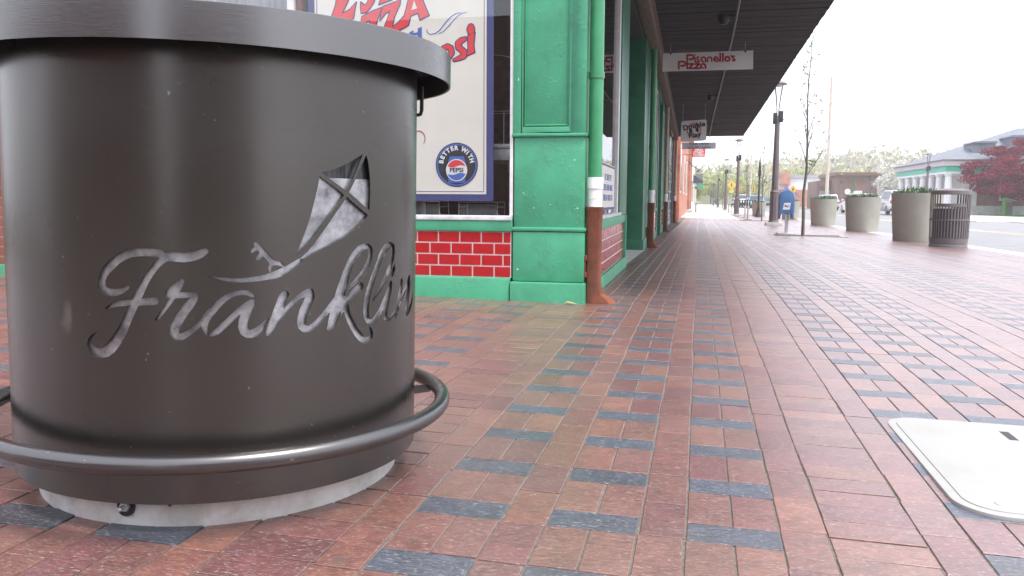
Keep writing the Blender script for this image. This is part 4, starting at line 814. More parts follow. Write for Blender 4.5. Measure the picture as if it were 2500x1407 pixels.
# ------------------------------------------------------------------ posters in the windows
ps = thing('window_poster', 'big cream pizza and soda poster with navy border inside the front window', 'poster', (-1.99, 3.6, .67))
PY = 3.60
part('backing', M['navy'], (-2.651, -1.338, PY, PY+.006, .672, 2.45), parent=ps)
part('panel', M['poster'], (-2.60, -1.386, PY-.003, PY-.0005, .718, 2.40), parent=ps)
part('keyline', M['navy'], (-2.585, -1.40, PY-.0045, PY-.0035, .733, .737), (-1.404, -1.40, PY-.0045, PY-.0035, .737, 2.39), (-2.585, -2.581, PY-.0045, PY-.0035, .737, 2.39), parent=ps)
PRED = [[(x, z) for x, z in q] for q in PRED]
flat_part('lettering_outline', M['navy'], ps, sdf_shape(PSTR, PRED, step=.003, grow=.006), .001, PY-.0045)
flat_part('lettering', M['redprint'], ps, sdf_shape(PSTR, PRED, PHOLE, step=.003, grow=-.0015), .001, PY-.0065)
flat_part('lettering', M['poster'], ps, [[p for p in PHOLE[0]]], .001, PY-.0078)
flat_part('lettering', M['blueprint'], ps, sdf_shape((), PBLUE, step=.003), .001, PY-.006)
flat_part('flourish', M['blueprint'], ps, sdf_shape(SWIRL, (), step=.0015), .001, PY-.0045)
flat_part('flourish', M['signred'], ps, sdf_shape(SWIRL2, (), step=.0015), .001, PY-.0045)
bx, bz = -1.59, .913
def disc(r, n=64, cx=bx, cz_=bz): return [(cx+r*math.cos(2*PI*k/n), cz_+r*math.sin(2*PI*k/n)) for k in range(n)]
badge = flat_part('badge', M['ink'], ps, [disc(.147)], .002, PY-.0045)
flat_part('ring', M['blueprint'], badge, [disc(.141), disc(.131)], .001, PY-.0062)
flat_part('can_picture', M['blueprint'], badge, [[(bx-.058, bz-.118), (bx+.06, bz-.118), (bx+.06, bz+.025), (bx+.048, bz+.056), (bx-.046, bz+.056), (bx-.058, bz+.025)]], .001, PY-.0062)
flat_part('disc', M['signwhite'], badge, [disc(.074, cz_=bz-.035)], .001, PY-.0078)
def cap(sgn, r=.067, c=(bx, bz-.035), zo=.0):
    P = []
    for k in range(33):
        a = math.radians(22)+(PI-2*math.radians(22))*k/32; P.append((c[0]+r*math.cos(a), c[1]+sgn*r*math.sin(a)))
    x0, x1 = P[-1][0], P[0][0]
    for k in range(1, 20):
        t = k/20; P.append((x0+(x1-x0)*t, P[32][1]*(1-t)+P[0][1]*t+.007*math.sin(2*PI*t)*-1))
    return P
flat_part('swoosh', M['redprint'], badge, [cap(1)], .001, PY-.0092)
flat_part('swoosh', M['blueprint'], badge, [cap(-1)], .001, PY-.0092)
text_part('lettering', M['ink'], badge, 'PEPSI', .040, (bx, PY-.009, bz-.036), bold=.0012, thick=.001, sx=1.1)
for i, ch in enumerate('BETTER WITH'):
    if ch == ' ': continue
    a = math.radians(171-i*15.9-(0 if i < 7 else -1)); r = .107
    text_part('lettering', M['signwhite'], badge, ch, .040, (bx+r*math.cos(a), PY-.0062, bz+.004+r*math.sin(a)), rot=a-PI/2, bold=.0022, thick=.001)
p2_ = thing('window_poster', 'cream poster with faint blue writing low in the side window', 'poster', (-.78, 5.1, .58))
part('panel', M['poster'], (-.7465, -.745, 4.25, 5.93, .6, .985), parent=p2_, warp=W3)
part('border', M['navy'], (-.7445, -.7435, 4.25, 5.93, .6, .622), (-.7445, -.7435, 4.25, 5.93, .962, .978), parent=p2_, warp=W3)
for i, tx_ in enumerate(('EST. SINCE 1971', 'PIZZA  SUBS  WINGS', 'DINE IN  CARRY OUT')):
    text_part('lettering', M['blueprint'], p2_, tx_, .075, (side(-.7435, 5), 5.3, .87-.085*i), face='+x', thick=.001)

# kitchen things seen behind the glass
st = thing('steel_table', 'stainless steel kitchen table behind the window glass beside the pillar', 'table', (-1.5, 4.1, .1))
part('top', M['steel'], (-2.2, -1.15, 3.82, 4.5, 1.035, 1.065), (-2.2, -1.15, 3.84, 4.48, .955, 1.034), parent=st, bevel=.004)
for xx, yy in ((-1.28, 3.9), (-2.1, 3.9), (-1.28, 4.4), (-2.1, 4.4)):
    m = MB(); m.tube([(xx, yy, .1), (xx, yy, .9)], .02, 14); m.tube([(xx, yy, .87), (xx, yy, .955)], .026, 14); m.build('leg', M['steel'], st, smooth=True)
def wire_rack(x0, x1, y0, y1, z0, z1, n, label, curved=True):
    t = thing('wire_rack', label, 'rack', ((x0+x1)/2, (y0+y1)/2, z0)); r_ = .0028
    m = MB()
    for yy in (y0, y1): m.tube([(x0, yy, z0), (x0, yy, z1), (x1, yy, z1), (x1, yy, z0)], r_*1.2, 6)
    for xx in (x0, x1): m.tube([(xx, y0, z1*.6+z0*.4), (xx, y1, z1*.6+z0*.4)], r_, 6)
    m.build('frame', M['steel'], t, smooth=True); m = MB()
    for i in range(n):
        xx = x0+(x1-x0)*(i+.5)/n
        if curved: m.tube([(xx+.02, y0, z0), (xx-.01, y0, z0+(z1-z0)*.45), (xx, y0, z0+(z1-z0)*.75), (xx-.02, y0+.02, z0+(z1-z0)*.8)], r_*.7, 5)
        else: m.tube([(xx, y0, z0), (xx, y0, z1)], r_*.7, 5)
    m.build('wires', M['steel'], t, smooth=True); return t
wire_rack(-1.60, -1.33, 3.68, 3.9, .58, .665, 16, 'curved wire rack on the window ledge near the steel table leg')
wire_rack(-1.95, -1.74, 3.68, 3.9, .58, .668, 12, 'wire rack on the window ledge half hidden by the round table')
wire_rack(-1.60, -1.30, 3.95, 4.1, 1.066, 1.30, 3, 'upright wire rack standing on the steel table', False)
pz = thing('pizza_pan', 'round dark pan leaning upright on the steel table', 'pan', (-1.5, 4.35, 1.4))
m = MB(); n = 40; m.prism([(-1.52+.34*math.cos(2*PI*k/n), 1.41+.34*math.sin(2*PI*k/n)) for k in range(n)], 4.36, 4.37); m.build('pan', mat('dark_pan', (.05, .05, .05), .35, .7, var=.5, vscale=12), pz)
m = MB(); m.tube([(-1.52+.345*math.cos(2*PI*k/40), 4.35, 1.41+.345*math.sin(2*PI*k/40)) for k in range(41)], .004, 6); m.build('rim', M['steel'], pz, smooth=True)

# ------------------------------------------------------------------ hanging signs
def chain(m, x, y, z0, z1):
    n = max(2, int((z1-z0)/.035)); 
    for i in range(n):
        za, zb = z0+(z1-z0)*i/n, z0+(z1-z0)*(i+1)/n+.004
        if i % 2: m.tube([(x-.005, y, za), (x-.005, y, zb)], .0018, 5); m.tube([(x+.005, y, za), (x+.005, y, zb)], .0018, 5)
        else: m.tube([(x, y-.005, za), (x, y-.005, zb)], .0018, 5); m.tube([(x, y+.005, za), (x, y+.005, zb)], .0018, 5)
sg = thing('hanging_sign', 'white hanging sign with crimson pizza lettering, nearest under the canopy', 'sign', (.06, 11.7, 2.68))
m = MB(); m.prism(PIZR[0], 11.7, 11.712); m.build('board', M['signwhite'], sg)
flat_part('lettering', M['signred'], sg, sdf_shape(PIZ, (), step=.0022, grow=.0012), .004, 11.698)
text_part('lettering', M['ink'], sg, '®', .022, (.497, 11.698, 2.905), thick=.001)
m = MB()
for xx in (-.51, .615): m.box(xx-.012, xx+.012, 11.69, 11.722, 2.935, 2.972)
m.build('clamp', M['black'], sg)
m = MB(); chain(m, -.51, 11.706, 2.97, 3.095); chain(m, .615, 11.706, 2.97, 3.095); m.build('chain', M['steel'], sg, smooth=True)
s2 = thing('hanging_sign', 'rounded white hanging sign with a record emblem and two slanted black words', 'sign', (-.2, 20, 2.16))
def rr2(x0, x1, z0, z1, r, n=6):
    return [((x0+x1)/2+a, (z0+z1)/2+b_) for a, b_ in rrect((x1-x0)/2, (z1-z0)/2, r, n)]
P = [(x+.0*z, z+(x+.2)*.06) for x, z in rr2(-.52, .11, 2.16, 2.68, .05)]
m = MB(); m.prism(P, 20, 20.02); m.build('board', M['signwhite'], s2)
cx_, cz2 = -.20, 2.43
for a0 in (155, -25):
    sec = [(cx_+r_*math.cos(math.radians(a)), cz2+r_*math.sin(math.radians(a))) for r_, rng_ in ((.12, range(a0, a0+71, 7)), (.045, range(a0+70, a0-1, -7))) for a in rng_]
    flat_part('record', M['ink'], s2, [sec], .003, 19.998)
star = []
for k in range(72): star.append((cx_+(.205 if k % 2 else .15)*math.cos(PI*k/36), cz2+(.205 if k % 2 else .15)*math.sin(PI*k/36)))
flat_part('sunburst', M['redprint'], s2, [star, disc(.145, 40, cx_, cz2)], .002, 19.998)
text_part('lettering', M['ink'], s2, 'Double', .17, (cx_, 19.99, 2.535), rot=.2, bold=.006, space=1.1, thick=.004)
text_part('lettering', M['ink'], s2, 'Play', .17, (cx_+.02, 19.99, 2.31), rot=.13, bold=.006, space=1.12, thick=.004)
m = MB(); chain(m, -.48, 20.01, 2.66, 3.09); chain(m, .07, 20.01, 2.68, 3.09); m.build('chain', M['steel'], s2, smooth=True)
s3 = thing('hanging_sign', 'long grey sign board with two lines of writing below the record sign', 'sign', (-.07, 20, 1.95))
part('board', M['signgrey'], (-.48, .35, 20, 20.02, 1.965, 2.125), parent=s3, bevel=.003)
text_part('lettering', M['ink'], s3, 'VINNIE • VELVET', .062, (-.06, 19.994, 2.088), thick=.002, space=1.1)
text_part('lettering', M['ink'], s3, 'FIZZY SIPS • SWEETS', .06, (-.06, 19.994, 2.0), thick=.002, space=1.05)
m = MB(); chain(m, -.40, 20.01, 2.12, 2.2); chain(m, .06, 20.01, 2.12, 2.2); m.build('chain', M['steel'], s3)
# ------------------------------------------------------------------ street furniture
# planters
def planter(seed):
    rr = random.Random(seed)
    t = thing('planter', '', 'planter')
    m = MB(); m.lathe([(.44, -.06), (.445, 0), (.52, 1.04), (.522, 1.05), (.50, 1.05), (.495, 1.0)], n=64, caps=(1, 0)); m.build('pot', M['planter'], t, smooth=True, ang=40)
    m = MB(); m.lathe([(.01, .98), (.497, .98)], n=32, caps=(0, 0)); m.build('soil', M['mulch'], t)
    m = MB()
    for i in range(420):
        a = rr.random()*2*PI; r = .45*math.sqrt(rr.random()); x, y = r*math.cos(a), r*math.sin(a); h = rr.uniform(.06, .24)*(1.15-r); w_ = rr.uniform(.008, .02)
        lx, ly = rr.uniform(-.09, .09), rr.uniform(-.09, .09); d = rr.random()*PI; wx, wy = w_*math.cos(d), w_*math.sin(d)
        m.add([(x-wx, y-wy, .98), (x+wx, y+wy, .98), (x+lx*.5+wx*1.3, y+ly*.5+wy*1.3, .98+h*.6), (x+lx, y+ly, .98+h), (x+lx*.5-wx*1.3, y+ly*.5-wy*1.3, .98+h*.6)], [(0, 1, 2, 3, 4)])
    m.build('foliage', M['leaf2'], t, fix=False)
    m = MB()
    for i in range(9):
        a = rr.random()*2*PI; r = .4*math.sqrt(rr.random()); m.ball((r*math.cos(a), r*math.sin(a), 1.07+rr.uniform(0, .05)), .022, n=7, m=5)
    m.build('flowers', M['yellowleaf'], t, smooth=True)
    return t
gp = 'round taupe planters along the kerb'
P0 = planter(1); relabel(P0, (4.60, 17.85, G(4.6, 17.8)), 'round taupe planter right behind the brown slatted trash can', group=gp); P0['category'] = 'planter'
P1 = planter(2); relabel(P1, (4.86, 25.5, G(4.86, 25.5)), 'round taupe planter, middle one of the three beside the trash can', group=gp)
P2 = planter(3); relabel(P2, (4.77, 33.2, G(4.77, 33.2)), 'round taupe planter farthest of the three right of the bare young tree', group=gp)
for (x, y, sc, lb) in ((3.52, 51.6, .82, 'small taupe planter behind the black post near the slatted bench'), (4.6, 44, .9, 'taupe planter mostly hidden behind the big street lamp and mailbox'),
                       (17.4, 112, 1.0, 'grey planter across the street behind the bare young tree')):
    c = copy_tree(P2); relabel(c, (x, y, G(x, y)), lb, group=gp); c.scale = (sc, sc, sc)
# trash can
cx, cy = 4.60, 15.35; cg = G(cx, cy)
tc_ = thing('trash_can', 'brown slatted metal trash can standing by the kerb in front of a planter', 'trash can', (cx, cy, cg))
m = MB(); m.lathe([(.325, -.03), (.33, .0), (.33, .058), (.325, .062), (.28, .062)], (cx, cy, cg), 64, caps=(1, 0)); m.build('base', M['canbase'], tc_, smooth=True)
m = MB(); m.lathe([(.322, .075), (.328, .075), (.332, .17), (.326, .17)], (cx, cy, cg), 72, close=True)
m.lathe([(.337, .50), (.343, .50), (.344, .53), (.338, .53)], (cx, cy, cg), 72, close=True)
m.lathe([(.338, .985), (.345, .985), (.346, 1.05), (.34, 1.05)], (cx, cy, cg), 72, close=True)
m.build('rings', M['can'], tc_, smooth=True, ang=40)
def slatbar(m, a, z0, z1, w_=.0095):
    def rad(z): return .331+.012*z
    t = (-math.sin(a), math.cos(a)); u = (math.cos(a), math.sin(a)); vs = []
    for z in (z0, z1):
        for r_ in (rad(z)-.004, rad(z)+.001):
            for s in (-1, 1): vs.append((cx+u[0]*r_+t[0]*w_*s, cy+u[1]*r_+t[1]*w_*s, cg+z))
    m.add(vs, [(0, 1, 3, 2), (4, 6, 7, 5), (0, 2, 6, 4), (1, 5, 7, 3), (0, 4, 5, 1), (2, 3, 7, 6)])
for k in range(40):
    a = 2*PI*k/40
    deg = math.degrees(a) % 360
    opening = 232 < deg < 300 or 60 < deg < 120
    m = MB(); slatbar(m, a, .16, .80 if opening else .99, .0125); m.build('slat', M['can'], tc_)
m = MB()
for a0, a1 in ((230, 302), (58, 122)):
    n = 14
    for k in range(n):
        a, b_ = math.radians(a0+(a1-a0)*k/n), math.radians(a0+(a1-a0)*(k+1)/n)
        vs = []
        for z in (.755, .815):
            for r_ in (.339, .345):
                for an in (a, b_): vs.append((cx+r_*math.cos(an), cy+r_*math.sin(an), cg+z))
        m.add(vs, [(0, 1, 3, 2), (4, 6, 7, 5), (0, 2, 6, 4), (1, 5, 7, 3), (0, 4, 5, 1), (2, 3, 7, 6)])
m.build('opening_rim', M['can'], tc_)
m = MB(); m.lathe([(.345, 1.05), (.342, 1.062), (.24, 1.075), (.235, 1.072)], (cx, cy, cg), 64, caps=(0, 0)); m.lathe([(.235, 1.072), (.2, 1.09), (.01, 1.10)], (cx, cy, cg), 48, caps=(0, 1)); m.build('lid', M['can'], tc_, smooth=True)
m = MB(); m.lathe([(.29, .07), (.29, .72)], (cx, cy, cg), 40, caps=(1, 0)); m.build('liner', mat('dark_liner', (.05, .045, .05), .6), tc_, smooth=True)

# lamps
def lamp(h=5.3):
    t = thing('street_lamp', '', 'street lamp')
    s = h/5.3
    m = MB(); m.box(-.3, .3, -.3, .3, -.1, .12); m.build('plinth', M['concrete'], t, bevel=.015)
    m = MB(); m.lathe([(.19, .12), (.2, .15), (.165, .19), (.17, .2), (.165, 1.25*s), (.125, 1.30*s)], n=10, caps=(1, 1)); m.build('base', M['lamp'], t, smooth=True, ang=25)
    m = MB(); m.lathe([(.125, 1.3*s), (.085, 4.0*s)], n=10); m.build('pole', M['lamp'], t, smooth=True, ang=25)
    m = MB()
    m.box(-.16, -.02, -.12, .12, 3.72*s, 4.12*s); m.box(.03, .19, -.1, .1, 3.78*s, 4.18*s); m.build('control_box', M['black'], t, bevel=.012)
    m = MB()
    for k in range(4):
        a = PI/4+k*PI/2; c, q = math.cos(a), math.sin(a)
        m.tube([(.035*c, .035*q, 4.0*s), (.06*c, .06*q, 4.35*s), (.12*c, .12*q, 4.75*s), (.2*c, .2*q, 5.15*s)], .018, 6)
    m.build('arms', M['lamp'], t, smooth=True)
    m = MB(); m.lathe([(.30, 5.13*s), (.30, 5.155*s), (.22, 5.21*s), (.05, 5.27*s)], n=28); m.build('shade', M['lamp'], t, smooth=True)
    m = MB(); m.lathe([(.11, 5.05*s), (.13, 5.128*s)], n=20); m.build('lens', M['headlight'], t, smooth=True)
    return t
lg = 'bronze street lamps along both kerbs'
L0 = lamp(5.35); relabel(L0, (2.71, 30.9, G(2.7, 30.9)), 'big bronze street lamp, nearest, just left of the blue mailbox', group=lg)
near = [(2.16, 50.2, .86, 'street lamp beside the black slatted bench, second on the near pavement'), (2.15, 74, .85, 'street lamp in front of the yellow crossing sign, third on the near pavement'),
        (2.03, 100, .83, 'small distant street lamp, fourth on the near pavement'), (2.02, 134, .84, 'tiny distant street lamp, fifth on the near pavement'), (2.0, 168, .9, 'tiny faint street lamp farthest down the near pavement')]
far = [(16.45, 66, .855, 'street lamp across the street rising behind the nearest planter'), (16.9, 91, .855, 'street lamp across the street in front of the painted wall mural'),
       (16.4, 105, .80, 'street lamp across the street in front of the brown brick building'), (17.0, 116, .82, 'thin distant street lamp by the white and orange building'), (18.9, 100, .6, 'small lamp post at the right end of the mural wall')]
for x, y, s, lb in near+far:
    c = copy_tree(L0); relabel(c, (x, y, G(x, y)), lb, group=lg); c.scale = (s, s, s)

# mailbox
mx_, my_ = 2.14, 20.3; mg = G(mx_, my_)
mb = thing('mailbox', 'blue postal mailbox with white eagle emblem raised on steel posts', 'mailbox', (mx_, my_, mg))
m = MB(); prof = [(-.175, .36), (-.175, .92)]+[(-.175+.175*(1-math.cos(PI*k/12)), .92+.175*math.sin(PI*k/12)) for k in range(1, 12)]+[(.175, .92), (.175, .36), (.14, .36), (.12, .50), (-.12, .50), (-.15, .36)]
m.prism([(mx_+a, mg+.02+b_) for a, b_ in prof], my_-.0, my_+.42); m.build('body', M['bluebox'], mb, bevel=.006)
m = MB(); m.box(mx_+.176, mx_+.19, my_+.06, my_+.36, mg+.6, mg+.95); m.box(mx_+.176, mx_+.20, my_+.1, my_+.3, mg+.55, mg+.59); m.build('flap', M['bluebox'], mb, bevel=.004)
m = MB(); m.prism([(mx_-.095, mg+.62), (mx_+.07, mg+.62), (mx_+.095, mg+.79), (mx_-.065, mg+.79)], my_-.006, my_-.0005); em = m.build('emblem_plate', M['signwhite'], mb)
m = MB(); m.prism([(mx_-.05, mg+.70), (mx_-.055, mg+.745), (mx_-.01, mg+.73), (mx_+.07, mg+.745), (mx_+.045, mg+.68), (mx_-.01, mg+.685)], my_-.009, my_-.0065); m.build('eagle', M['navy'], em)
m = MB(); m.prism([(mx_-.03, mg+.715), (mx_+.06, mg+.735), (mx_+.03, mg+.70)], my_-.011, my_-.0095); m.build('eagle', M['signwhite'], em)
for xx, yy in ((mx_, my_+.1), (mx_+.06, my_+.32)):
    m = MB(); m.box(xx-.022, xx+.022, yy-.022, yy+.022, mg, mg+.54); m.build('post', M['steel'], mb, bevel=.004)
m = MB(); m.box(mx_-.2, mx_+.22, my_-.02, my_+.5, mg-.02, mg+.025); m.build('base_plate', M['concrete'], mb, bevel=.008)

# tree pits
def pit(x0, x1, y0, y1, label):
    t = thing('tree_pit', label, 'tree pit', ((x0+x1)/2, (y0+y1)/2, G((x0+x1)/2, (y0+y1)/2)))
    z = lambda x, y: G(x, y)
    m = MB(); m.add([(x0, y0, z(x0, y0)+.004), (x1, y0, z(x1, y0)+.004), (x1, y1, z(x1, y1)+.004), (x0, y1, z(x0, y1)+.004)], [(0, 1, 2, 3)]); m.build('soil', M['mulch'], t, fix=False)
    m = MB(); e = .05
    for a in ((x0-e, x1+e, y0-e, y0), (x0-e, x1+e, y1, y1+e), (x0-e, x0, y0, y1), (x1, x1+e, y0, y1)):
        zz = z((a[0]+a[1])/2, (a[2]+a[3])/2); m.box(*a, zz-.05, zz+.012)
    m.build('edging', M['concrete'], t); return t
pit(1.75, 3.35, 18.9, 20.0, 'tree pit with pale edging around the bare young tree and mailbox')
pit(1.8, 3.4, 37.6, 39, 'tree pit farther along around the slim tree beside the big lamp')
for q in (-.4, .35):
    m = MB(); 

# trees ---------------------------------------------------------------
def branch_tree(rr, base, h, r0, nb, spread, up, twigs=3, wob=.03, blen=.3, first=.3):
    T = MB(); tips = []
    pts = []; n = 9
    for i in range(n+1):
        t = i/n; pts.append(Vector((base[0]+rr.uniform(-wob, wob)*(t > 0), base[1]+rr.uniform(-wob, wob)*(t > 0), base[2]+h*t)))
    T.tube(pts, [r0*(1-.88*i/n) for i in range(n+1)], 8)
    for k in range(nb):
        t = first+(1-first)*(k+rr.random()*.6)/nb; i = min(n-1, int(t*n)); p = pts[i].lerp(pts[i+1], t*n-i)
        a = k*2.4+rr.uniform(-.4, .4); L = h*blen*(1.15-t)*rr.uniform(.7, 1.2); d = Vector((math.cos(a)*spread, math.sin(a)*spread, up)).normalized()
        q = [p]; rad = r0*(1-.88*t)*.5
        for s in range(4):
            d = (d+Vector((rr.uniform(-.18, .18), rr.uniform(-.18, .18), rr.uniform(0, .22)))).normalized(); q.append(q[-1]+d*L/4)
        T.tube(q, [rad*(1-.8*j/4) for j in range(5)], 5)
        tips.append((q[-1], rad)); tips.append((q[2], rad))
        for w_ in range(twigs):
            j = rr.randint(1, 4); dd = (d+Vector((rr.uniform(-1, 1), rr.uniform(-1, 1), rr.uniform(-.2, .8)))).normalized(); l2 = L*rr.uniform(.2, .45)
            e = q[j]+dd*l2; T.tube([q[j], q[j].lerp(e, .5)+Vector((0, 0, .02)), e], [rad*.35, rad*.25, rad*.1], 4); tips.append((e, rad)); 
    return T, tips
def leaf_cloud(m, rr, c, R, n, s, flat=1.0):
    for _ in range(n):
        while True:
            d = Vector((rr.uniform(-1, 1), rr.uniform(-1, 1), rr.uniform(-1, 1)))
            if d.length <= 1: break
        p = Vector(c)+Vector((d.x*R, d.y*R, d.z*R*flat)); u = Vector((rr.gauss(0, 1), rr.gauss(0, 1), rr.gauss(0, .6))).normalized(); v = u.orthogonal().normalized()
        v = (v*math.cos(rr.random()*6)+u.cross(v)*math.sin(rr.random()*6)).normalized(); w_ = u.cross(v); z = s*rr.uniform(.6, 1.3)
        m.add([p-v*z, p-w_*z*.5, p+v*z, p+w_*z*.5], [(0, 1, 2, 3)])
def young_tree(x, y, h, r0, label, seed, leaves=30, ls=.03, group='bare young street trees', nb=17, spread=.5):
    rr = random.Random(seed); g = G(x, y)
    t = thing('young_tree', label, 'tree', (x, y, g), group=group)
    T, tips = branch_tree(rr, (x, y, g-.05), h, r0, nb, spread, 1.0, twigs=3)
    T.build('trunk', M['bark'], t, smooth=True, fix=False)
    m = MB()
    for p, _ in rr.sample(tips, min(len(tips), leaves)): leaf_cloud(m, rr, p, .05, 4, ls)
    leaf_cloud(m, rr, (x+.12, y, g+1.72), .12, 40, ls); m.build('crown', M['leaf'], t, fix=False); return t
young_tree(2.45, 19.4, 4.75, .042, 'bare young tree with few leaves, nearest, right of the blue mailbox', 4, leaves=46)
young_tree(2.78, 38.2, 3.4, .03, 'slim bare young tree left of the big near street lamp', 6)
young_tree(2.62, 48.9, 4.2, .04, 'slim bare young tree behind the black slatted bench', 8)
young_tree(2.3, 90, 4.6, .05, 'thin bare young tree far down the near pavement among the small lamps', 10, nb=12)
young_tree(16.6, 98, 3.8, .05, 'young tree with sparse yellow green leaves in front of the brown brick building', 12, leaves=60, ls=.09)
# black banner post
b_ = thing('black_post', 'slender black iron post with moulded foot between the bench and the big lamp', 'post', (3.28, 48.4, G(3.28, 48.4)))
m = MB(); g = G(3.28, 48.4); m.lathe([(.2, -.02), (.2, .08), (.12, .2), (.1, .4), (.06, .6), (.05, 2.2), (.04, 2.9)], (3.28, 48.4, g), 12); m.build('shaft', M['black'], b_, smooth=True)
m = MB(); m.lathe([(.05, 2.3), (.09, 2.4), (.05, 3.1), (.01, 3.5)], (3.28, 48.4, g), 10); m.build('finial', M['black'], b_, smooth=True)
# benches
def bench(x, y, rz, label, s=1.0):
    t = thing('bench', label, 'bench', (x, y, G(x, y)), (0, 0, rz), group='black slatted benches on the pavement', local=True)
    m = MB()
    for k in range(9): m.box(-.72+k*.165, -.62+k*.165, .24, .265, .48, .95)
    m.box(-.75, .72, .23, .27, .92, .97); m.box(-.75, .72, .23, .27, .46, .5); m.build('backrest', M['black'], t)
    m = MB()
    for k in range(5): m.box(-.75, .72, -.22+k*.095, -.145+k*.095, .43, .46)
    m.build('seat', M['black'], t)
    for sx in (-.7, .66):
        m = MB(); m.tube([(sx, -.2, 0), (sx, -.2, .62), (sx, .24, .66)], .025, 6); m.tube([(sx, .24, 0), (sx, .26, .95)], .025, 6); m.build('leg', M['black'], t, smooth=True)
    return t
bench(2.95, 57.5, PI, 'black slatted bench facing away between the second lamp and the black post')
bench(2.35, 62, -PI/2+.1, 'black bench seen end-on left of the second street lamp')
# rack post
for x, y, lb in ((2.27, 40, 'short silver post standing in front of the bench'), (2.35, 44.5, 'thin grey metal post just behind the short silver post')):
    t = thing('rack_post', lb, 'post', (x, y, G(x, y))); m = MB(); g = G(x, y); m.tube([(x, y, g), (x, y, g+.66)], .05, 12); m.build('tube', M['steel'], t, smooth=True)
    m = MB(); m.tube([(x-.2, y, g+.0), (x-.2, y, g+.03), (x+.2, y, g+.03)], .03, 8); m.build('foot', M['concrete'], t)

